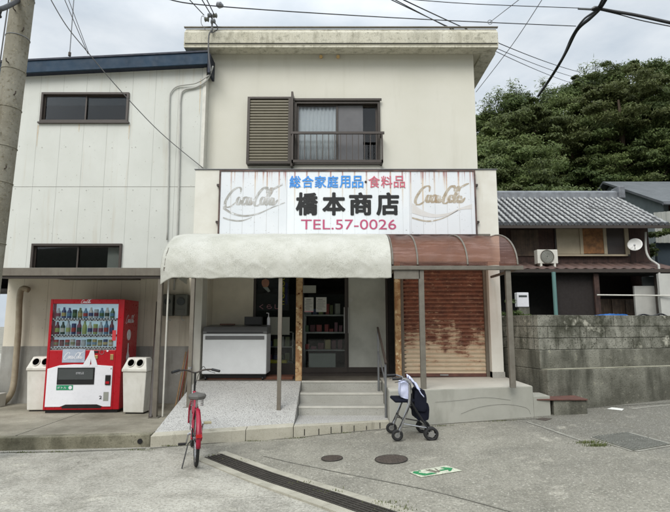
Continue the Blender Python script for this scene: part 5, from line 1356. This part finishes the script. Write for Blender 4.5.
# second house behind
h2 = thing('grey_roof_house', 'pale blue grey house with a grey sheet roof uphill of the old house', 'house', (15, 20, 1.5))
def H2(mb, name, m, **k):
    mb.v = [tuple(Vector(v) - Vector((15, 20, 1.5))) for v in mb.v]; return mb.build(name, m, h2, **k)
H2(MB().sideface([(20.2, 1.5), (20.2, 6.55), (24, 8.35), (27.8, 6.55), (27.8, 1.5)], 13.5, 13.7), 'gable_wall', 'gablewall')
H2(bx(13.7, 24, 20.2, 20.35, 1.5, 6.5), 'front_wall', 'oldwood')
H2(MB().add([(13.15, 19.7, 6.42), (25, 19.7, 6.42), (25, 24, 8.5), (13.15, 24, 8.5), (13.15, 28.3, 6.42), (25, 28.3, 6.42)], [(0, 1, 2, 3), (3, 2, 5, 4)]), 'roof', 'greyroof', solid=.10)
H2(MB().tube([(13.1, 19.62, 6.36), (25, 19.62, 6.36)], .06, 8), 'gutter', 'tilecap')
H2(MB().tube([(13.6, 19.62, 6.3), (13.65, 20.1, 6.0), (13.65, 20.1, 3)], .04, 8), 'downpipe', 'pvc')
b = MB(); b.grid(80, 1, lambda s, t: (P(655, 230, 18.5).x + s * 4, 18.5 - .03 * math.sin(s * 2 * PI * 22), 4.6 + t * 1.15 - (1 - s) * .0 + s * .35 * t))
tag(b.build('corrugated_fence', 'corr', solid=.01), 'grey corrugated sheet fence right of the tiled roof', 'fence')
tag(bx(P(655, 230, 18.8).x, 17, 18.8, 18.95, 1.5, 4.7).build('slate_wall', 'navywall'), 'dark slate coloured wall below the corrugated fence', 'wall')

# ================================================================= UTILITY POLE AND WIRES
pl = thing('utility_pole', 'thick weathered concrete utility pole at the left edge', 'utility pole', (-4.22, 6.0, 0))
def poleaxis(z): return Vector((-.02 + z * .035, 0, z))
MB().tube([poleaxis(-.1), poleaxis(2.5), poleaxis(5), poleaxis(7.5)], [.165, .148, .134, .122], 32).build('shaft', 'pole', pl, smooth='auto')
def rp_(z): return .165 - z * .0062
for z in (2.55, 3.3, 3.75, 4.25, 4.75, 5.2, 5.75):
    MB().torus(poleaxis(z), (.05, 0, 1), rp_(z) + .002, .006, 28, 6).build('steel_band', 'pole' if z < 5 else 'steel', pl)
for i, z in enumerate((3.0, 3.45, 3.9, 4.4, 4.8, 5.25, 5.5)):
    a = poleaxis(z); s = 1 if i % 2 else -1
    dv = Vector((.75, -.65, 0)).normalized() if s > 0 else Vector((.1, -1, 0)).normalized()
    MB().tube([a + dv * rp_(z) * .9, a + dv * (rp_(z) + .05), a + dv * (rp_(z) + .055) + Vector((0, 0, .03))], .008, 6).build('step_bolt', 'iron', pl)
MB().tube([poleaxis(6.0) + Vector((.12, -.05, .0)), poleaxis(6.0) + Vector((.27, -.05, .0)), poleaxis(6.0) + Vector((.30, -.05, -.02)), poleaxis(5.95) + Vector((.12, -.05, -.05))], .009, 6).build('hook_bracket', 'steel', pl)
bk0 = poleaxis(3.95); bx(-.16 - .17, -.16 + .05, -.09, -.07, 3.93, 3.99).build('name_plate', 'tan', pl)
MB().tube([poleaxis(1) + Vector((-.155, -.06, 0)), poleaxis(5) + Vector((-.145, -.06, 0)), poleaxis(7.5) + Vector((-.13, -.06, 0))], .008, 6).build('riser_cable', 'cable_grey', pl)
MB().torus(poleaxis(6.28), (.05, 0, 1), .14, .035, 28, 8).build('clamp_ring', 'darkbrown', pl)
def wire(label, pts, r_, m='cable', name='cable', cat='cable', sag=0, group=None):
    P_ = [P(*q_) for q_ in pts]
    if len(P_) == 2:
        a, c = P_; n = 24; P_ = [a.lerp(c, i / n) - Vector((0, 0, sag * 4 * (i / n) * (1 - i / n))) for i in range(n + 1)]
    else: P_ = smoothline([tuple(p) for p in P_], 6)
    return tag(MB().tube(P_, r_, 6).build(name, m, smooth=True), label, cat, group)
wire('thick black cable leaving the pole top toward the left edge', [(19, 0, 5.9), (10, 5, 5.6), (0, 9, 5.3), (-20, 12, 5)], .028)
wire('black cable end hanging at the upper left corner', [(1, 8, 5.4), (-1, 14, 5.4), (0, 17, 5.4)], .022)
wire('thin wire crossing the white siding down to the sign box', [(50, -2, 7.5), (66, 25, 7.8), (86, 50, 8.3), (120, 90, 8.8), (160, 132, 9.2), (203, 168, 9.36)], .008, 'cable_grey')
wire('second thin wire passing above the warehouse roof', [(64, -2, 8), (88, 54, 9.1)], .007, 'cable_grey')
wire('third thin wire converging over the warehouse roof edge', [(68, -2, 8.1), (89, 54, 9.1)], .006, 'cable_grey')
wire('uppermost long wire above the parapet ending at the black bundle', [(168, -1, 9), (200, 4.5, 9.2), (300, 12, 10), (440, 20, 11.5), (576, 26, 13)], .011)
wire('thin wire reaching the black bundle from the top edge', [(385, -3, 12), (470, 3.6, 12.5), (596, 8.5, 13)], .010)
for k_, (u0, v0, u1, v1, lb) in enumerate(((388, -2, 580, 73, 'upper of three thin wires slanting down across the parapet corner'), (396, -2, 640, 88, 'middle of three thin wires slanting down across the parapet corner'), (404, -2, 576, 82, 'lower of three thin wires slanting down across the parapet corner'))):
    ends = ((388, -2, 8.2, 578, 78, 22), (400, -2, 8.3, 580, 72, 22), (392, -2, 8.2, 575, 84, 22))[k_]
    wire(lb, [ends[:3], ends[3:]], .009 if k_ != 1 else .011, sag=.15)
wire('thin stay wire slanting behind the right parapet corner', [(543, -2, 14), (512, 45, 16), (476, 92, 19)], .012, 'cable_grey')
wire('short thin wire tied to the parapet corner ring', [(521, -2, 7.5), (490, 22, 9.35)], .006, 'cable_grey')
wire('thick black bundled cable curving down into the trees', [(607, -3, 12.5), (600, 8, 13), (590, 18, 14), (577, 30, 15), (566, 52, 17), (557, 68, 19), (548, 82, 21), (538, 96, 23)], .055)
wire('second strand of the black bundle curving into the trees', [(603, -2, 12.4), (596, 10, 13), (583, 20, 14), (572, 36, 15.5), (563, 56, 17.5), (551, 76, 20), (540, 92, 23)], .03)
wire('thick black cable running from the junction to the right edge', [(596, 8, 13), (612, 11, 13), (636, 15, 12.8), (672, 23, 12.5)], .042)
wire('thin black strand sagging under the right hand cable', [(596, 9, 13), (618, 14, 13), (640, 20, 12.8), (672, 26.5, 12.5)], .014)
jn = thing('cable_clamp', 'dark cable clamp where the overhead wires meet', 'clamp', tuple(P(596, 8.5, 12.95)))
MB().tube([(-.12, 0, -.02), (-.05, 0, 0), (.06, 0, 0), (.14, 0, .02)], [.04, .07, .07, .04], 10).build('body', 'black', jn); MB().tube([(-.5, 0, -.0), (-.12, 0, -.02)], .03, 8).build('tail', 'steel', jn)
# service insulators on the parapet
isv = thing('service_bracket', 'cluster of grey insulators on a bracket at the parapet left end', 'insulator', tuple(P(212, 27, 9.2)))
MB().tube([(0, 0, -.12), (0, 0, .16), (-.02, 0, .26)], .018, 8).build('bracket', 'steel', isv)
for k_, (dx, dz) in enumerate(((-.10, .14), (.03, .10), (.06, .22), (-.04, .22))):
    ins = MB().tube([(dx - .045, -.04, dz), (dx - .03, -.04, dz), (dx - .0, -.04, dz), (dx + .03, -.04, dz), (dx + .045, -.04, dz)], [.025, .05, .035, .05, .025], 14).build('insulator', 'steel' if k_ % 2 else 'meter', isv, smooth='auto')
MB().tube(smoothline([(-.02, -.02, .1), (.02, -.03, -.05), (-.04, -.05, -.2), (-.03, -.06, -.6), (.02, -.04, -.95)], 5), .014, 6).build('drop_cable', 'cable_grey', isv)
MB().tube(smoothline([(.04, -.02, .1), (.12, -.03, -.02), (.10, -.05, -.1), (.03, -.05, -.14)], 5), .010, 6).build('drop_cable', 'cable', isv)
MB().tube(smoothline([(-.06, -.02, .1), (-.19, -.03, .22), (-.2, -.05, .05), (-.1, -.05, -.1)], 5), .006, 6).build('drop_cable', 'cable_grey', isv)
wire('left of three service wires rising from the parapet insulators', [(188, -2, 8.2), (204, 15, 9.15)], .009); wire('middle of three service wires rising from the parapet insulators', [(201, -2, 8.2), (210, 13, 9.15)], .011); wire('right of three service wires rising from the parapet insulators', [(206, -2, 8.2), (214, 14, 9.15)], .011)
tag(MB().tube([P(217, 4, 9.6), P(220, 5, 9.6), P(223, 6, 9.6)], [.05, .07, .03], 10).build('insulator', 'steel'), 'grey insulator strung on the long wire above the parapet', 'insulator')
rg = P(490, 22, 9.35); tag(MB().torus(tuple(rg), (0, 1, 0), .045, .007, 20, 6).build('wire_ring', 'steel'), 'small steel ring on the right parapet corner', 'ring')
# aerial pole over warehouse roof
ae = P(69.5, 56, 9.9)
t = thing('aerial_mast', 'thin aerial mast rising behind the warehouse roof', 'aerial', (ae.x, 9.9, 6.75)); MB().tube([(0, 0, 0), (0, 0, 2.0)], .010, 8).build('mast', 'steel', t); MB().tube([(0, 0, .42), (0, 0, .50)], .028, 10).build('joint', 'iron', t)

# ================================================================= TREES
def leafcloud(seed, nclump, per, rx, ry, rz_, lsize, droop=.0):
    r = random.Random(seed); b = MB()
    cl_ = []
    for i in range(nclump):
        while True:
            p = Vector((r.uniform(-1, 1), r.uniform(-1, 1), r.uniform(-1, 1)))
            if .25 < p.length < 1: break
        p = p.normalized() * (p.length ** .5)
        c = Vector((p.x * rx, p.y * ry, p.z * rz_)); cl_.append((c, r.uniform(.35, 1.15)))
    for c, s in cl_:
        for k in range(per):
            q = Vector((r.gauss(0, 1), r.gauss(0, 1), r.gauss(0, .55))); q = q.normalized() * abs(r.gauss(.75, .25)) * s * rx * .25
            q.z *= .45; p = c + q
            nrm = (q.normalized() * .8 + Vector((r.uniform(-1, 1), r.uniform(-1, 1), r.uniform(-.2, 1.2)))).normalized()
            t1 = nrm.orthogonal().normalized(); t1.rotate(Matrix.Rotation(r.uniform(0, 6.28), 3, nrm)); t2 = nrm.cross(t1)
            L = lsize * r.uniform(.6, 1.3); w = L * .42
            b.add([p - t1 * L * .5, p + t2 * w * .5 + nrm * L * .06, p + t1 * L * .5, p - t2 * w * .5 + nrm * L * .06], [(0, 1, 2, 3)])
    return b
protos = []
for i in range(6):
    light = i >= 4
    t = thing('tree', 'x', 'tree')
    lc = leafcloud(100 + i, 62, 380, 2.35, 2.1, 2.1, .17 if not light else .15)
    lc.build('crown', 'leaflight' if light else 'leafdark', t)
    tr = MB(); tr.tube([(0, 0, -6), (.05, 0, -3), (-.1, .1, -1), (0, 0, .6)], [.22, .17, .12, .05], 8)
    r = random.Random(i)
    for k in range(6):
        a = r.uniform(0, 6.28); z = r.uniform(-2.2, -.4); e_ = Vector((math.cos(a) * 1.4, math.sin(a) * 1.4, z + 1.2)); tr.tube([(0, 0, z), tuple(Vector((0, 0, z)).lerp(e_, .5) + Vector((0, 0, .1))), tuple(e_)], [.07, .05, .02], 6)
    tr.build('trunk', 'bark', t); protos.append(t)
outline = [(470, 112), (477, 110), (500, 100), (513, 96), (536, 93), (570, 87), (590, 76), (603, 70), (620, 63), (636, 57), (655, 60), (670, 70), (720, 66)]
def top_v(u):
    for (a, va), (c, vc) in zip(outline, outline[1:]):
        if a <= u <= c: return va + (vc - va) * (u - a) / (c - a)
    return outline[-1][1] if u > 700 else 112
specs = []
r = random.Random(5)
for Y, du, u0, dv in ((33, 24, 474, 6), (29.5, 27, 486, 20), (26.5, 29, 476, 44), (24, 31, 490, 72), (22.6, 34, 480, 98)):
    u = u0
    while u < 706:
        specs.append((u + r.uniform(-5, 5), top_v(u) + dv + (r.uniform(-9, 10) if Y > 28 else r.uniform(-5, 6)), Y + r.uniform(-.7, .7))); u += du
adj = ['tall', 'rounded', 'low', 'broad', 'ragged', 'thin']
used = set()
specs = [q_ for q_ in specs if not (q_[2] < 29.3 and P(q_[0], q_[1], q_[2]).x > 10.6)]
for u_, d_ in ((604, 62), (628, 50), (652, 56), (676, 52), (700, 55), (616, 88), (642, 84), (668, 88), (694, 85), (606, 112), (632, 112), (658, 116), (560, 112), (575, 116), (590, 122), (606, 128), (584, 98)): specs.append((u_, top_v(u_) + d_, 31.2 - d_ * .012))
for i, (u, v, Y) in enumerate(specs):
    light = (Y > 28 and 545 < u < 640 and i % 2 == 0) or (Y > 32 and i % 3 == 0) or i % 7 == 3
    k = (4 + i % 2) if light else i % 4
    o = protos[k] if k not in used else copy_tree(protos[k]); used.add(k)
    p = P(u, v, Y); s = r.uniform(.75, 1.3) * (Y / 29) ** .5
    o.location = (p.x, Y, p.z - 1.75 * s); o.rotation_euler = (0, 0, r.uniform(0, 6.28)); o.scale = (s, s, s)
    row = ('on the skyline', 'just below the skyline', 'halfway up the wooded slope', 'low on the wooded slope', 'directly above the roofs')[(33.8 > Y > 31.5 and 0) or (Y > 28 and 1) or (Y > 25.5 and 2) or (Y > 23.4 and 3) or 4 if Y <= 31.5 else 0]
    pos = 'nearest the shop wall' if u < 500 else 'left of the overhead cable' if u < 530 else 'behind the hanging cable' if u < 560 else 'right of the hanging cable' if u < 590 else 'above the satellite dish' if u < 625 else 'above the grey sheet roof' if u < 650 else 'at the right picture edge' if u < 675 else 'partly beyond the right edge'
    o['label'] = ('lighter olive' if light else 'dark evergreen') + ' tree ' + row + ', ' + pos
    o['group'] = 'trees on the hillside'
for k in range(6):
    if k not in used: 
        for c in list(protos[k].children): bpy.data.objects.remove(c)
        bpy.data.objects.remove(protos[k])
# undergrowth covering the slope
ug = MB(); r = random.Random(9)
for i in range(26000):
    x = r.uniform(7, 32); y = r.uniform(20.8, 36)
    z = hz(x, y) + noise.noise(Vector((x * .2, y * .2, 0))) * 1.2 + abs(r.gauss(0, .5))
    nrm = Vector((r.uniform(-1, 1), r.uniform(-1.2, .3), r.uniform(0, 1))).normalized(); t1 = nrm.orthogonal().normalized(); t1.rotate(Matrix.Rotation(r.uniform(0, 6.28), 3, nrm)); t2 = nrm.cross(t1); Lf = r.uniform(.25, .5)
    c = Vector((x, y, z)); ug.add([c - t1 * Lf * .5, c + t2 * Lf * .22, c + t1 * Lf * .5, c - t2 * Lf * .22], [(0, 1, 2, 3)])
tag(ug.build('undergrowth', 'leafdark'), 'dense dark undergrowth covering the hillside', 'undergrowth', None, 'stuff')
# tall bamboo stems poking from the skyline
for i, (u, v, h_) in enumerate(((484, 107, .9), (491, 103, 1.1), (497, 97, 1.1), (512, 90, 1.3), (519, 96, 1.0), (543, 86, 1.0), (583, 74, 1.1), (596, 69, 1.0))):
    p = P(u, v, 31.5); b = MB(); rr = random.Random(i); top = p + Vector((rr.uniform(-.1, .1), 0, h_ * .5)); bot = p - Vector((0, 0, 2.2))
    t = thing('bamboo', 'slender bamboo stem on the skyline, ' + ('nearest the shop', 'second from the shop', 'third from the shop', 'left of the cable gap', 'just past the cable gap', 'by the hanging cable', 'below the junction clamp', 'under the right hand cable')[i], 'bamboo', tuple(bot), 0, 'bamboo stems on the skyline')
    MB().tube([(0, 0, 0), tuple(top - bot)], [.035, .012], 6).build('stem', 'leaflight', t)
    for k in range(240):
        f_ = rr.uniform(.35, 1.0); c = (top - bot) * f_ + Vector((rr.gauss(0, .2), rr.gauss(0, .2), rr.gauss(0, .12))); d_ = Vector((rr.uniform(-1, 1), rr.uniform(-1, 1), rr.uniform(-.6, .5))).normalized(); n_ = d_.orthogonal() * .035
        b.add([c - n_, c + n_, c + d_ * .34], [(0, 1, 2)])
    b.build('leaves', 'leaflight', t)
# shrub at the lower right of the tiled house
b = leafcloud(77, 24, 90, .8, .7, 1.0, .16); o = b.build('shrub', 'leafdark', loc=tuple(P(668, 250, 17.5))); tag(o, 'dark shrub below the corrugated fence at the right edge', 'shrub')
b = leafcloud(78, 16, 70, .4, .3, .45, .09); o = b.build('shrub', 'leafdark', loc=tuple(P(514, 319, 10.6))); tag(o, 'small green shrub behind the wall beside the white box', 'shrub')

# ================================================================= LIGHT
EL, AZ_ = R(44), R(200)
wd = bpy.data.worlds.new('World'); sc.world = wd; wd.use_nodes = True; nt = wd.node_tree; nt.nodes.clear()
def wn(t, **k):
    x = nt.nodes.new(t)
    for a, c in k.items(): setattr(x, a, c)
    return x
ow = wn('ShaderNodeOutputWorld'); bg = wn('ShaderNodeBackground'); bg.inputs[1].default_value = .1
sky = wn('ShaderNodeTexSky', sky_type='NISHITA'); sky.sun_disc = False; sky.sun_elevation = EL; sky.sun_rotation = AZ_; sky.air_density = 1.0; sky.dust_density = 1.5
tc = wn('ShaderNodeTexCoord'); mp = wn('ShaderNodeMapping'); mp.inputs['Scale'].default_value = (1, 1, 2.4); nt.links.new(tc.outputs['Generated'], mp.inputs[0])
nz = wn('ShaderNodeTexNoise'); nz.inputs['Scale'].default_value = 1.9; nz.inputs['Detail'].default_value = 7; nz.inputs['Roughness'].default_value = .55; nt.links.new(mp.outputs[0], nz.inputs['Vector'])
mr = wn('ShaderNodeMapRange'); mr.inputs[1].default_value = .40; mr.inputs[2].default_value = .62; nt.links.new(nz.outputs['Fac'], mr.inputs[0])
cc = wn('ShaderNodeMix', data_type='RGBA'); cc.inputs[6].default_value = (5.1, 5.75, 6.4, 1); cc.inputs[7].default_value = (8.3, 8.6, 8.8, 1); nt.links.new(mr.outputs[0], cc.inputs[0])
# overcast: cloud layer brightens towards the zenith
sx = wn('ShaderNodeSeparateXYZ'); nt.links.new(tc.outputs['Generated'], sx.inputs[0])
zm = wn('ShaderNodeMapRange'); zm.inputs[1].default_value = .50; zm.inputs[2].default_value = .95; zm.inputs[3].default_value = 1.0; zm.inputs[4].default_value = 2.6; nt.links.new(sx.outputs[2], zm.inputs[0])
vm_ = wn('ShaderNodeVectorMath', operation='SCALE'); nt.links.new(cc.outputs[2], vm_.inputs[0]); nt.links.new(zm.outputs[0], vm_.inputs['Scale'])
m2 = wn('ShaderNodeMix', data_type='RGBA'); m2.inputs[0].default_value = .9; nt.links.new(sky.outputs[0], m2.inputs[6]); nt.links.new(vm_.outputs[0], m2.inputs[7])
nt.links.new(m2.outputs[2], bg.inputs[0]); nt.links.new(bg.outputs[0], ow.inputs[0])
sl_ = bpy.data.lights.new('sun', 'SUN'); sl_.energy = 2.1; sl_.angle = R(36); sl_.color = (1, .968, .92)
so_ = bpy.data.objects.new('sun', sl_); C.objects.link(so_)
sdir = Vector((math.sin(AZ_) * math.cos(EL), math.cos(AZ_) * math.cos(EL), math.sin(EL)))
so_.rotation_euler = sdir.to_track_quat('Z', 'Y').to_euler(); so_.location = (0, -5, 20)
sc.view_settings.view_transform = 'Standard'; sc.view_settings.look = 'None'; sc.view_settings.gamma = 1; sc.view_settings.exposure = 0.26
sc.view_settings.use_curve_mapping = False
sc.cycles.max_bounces = 8; sc.cycles.transparent_max_bounces = 12
try: sc.cycles.use_denoising = True
except Exception: pass
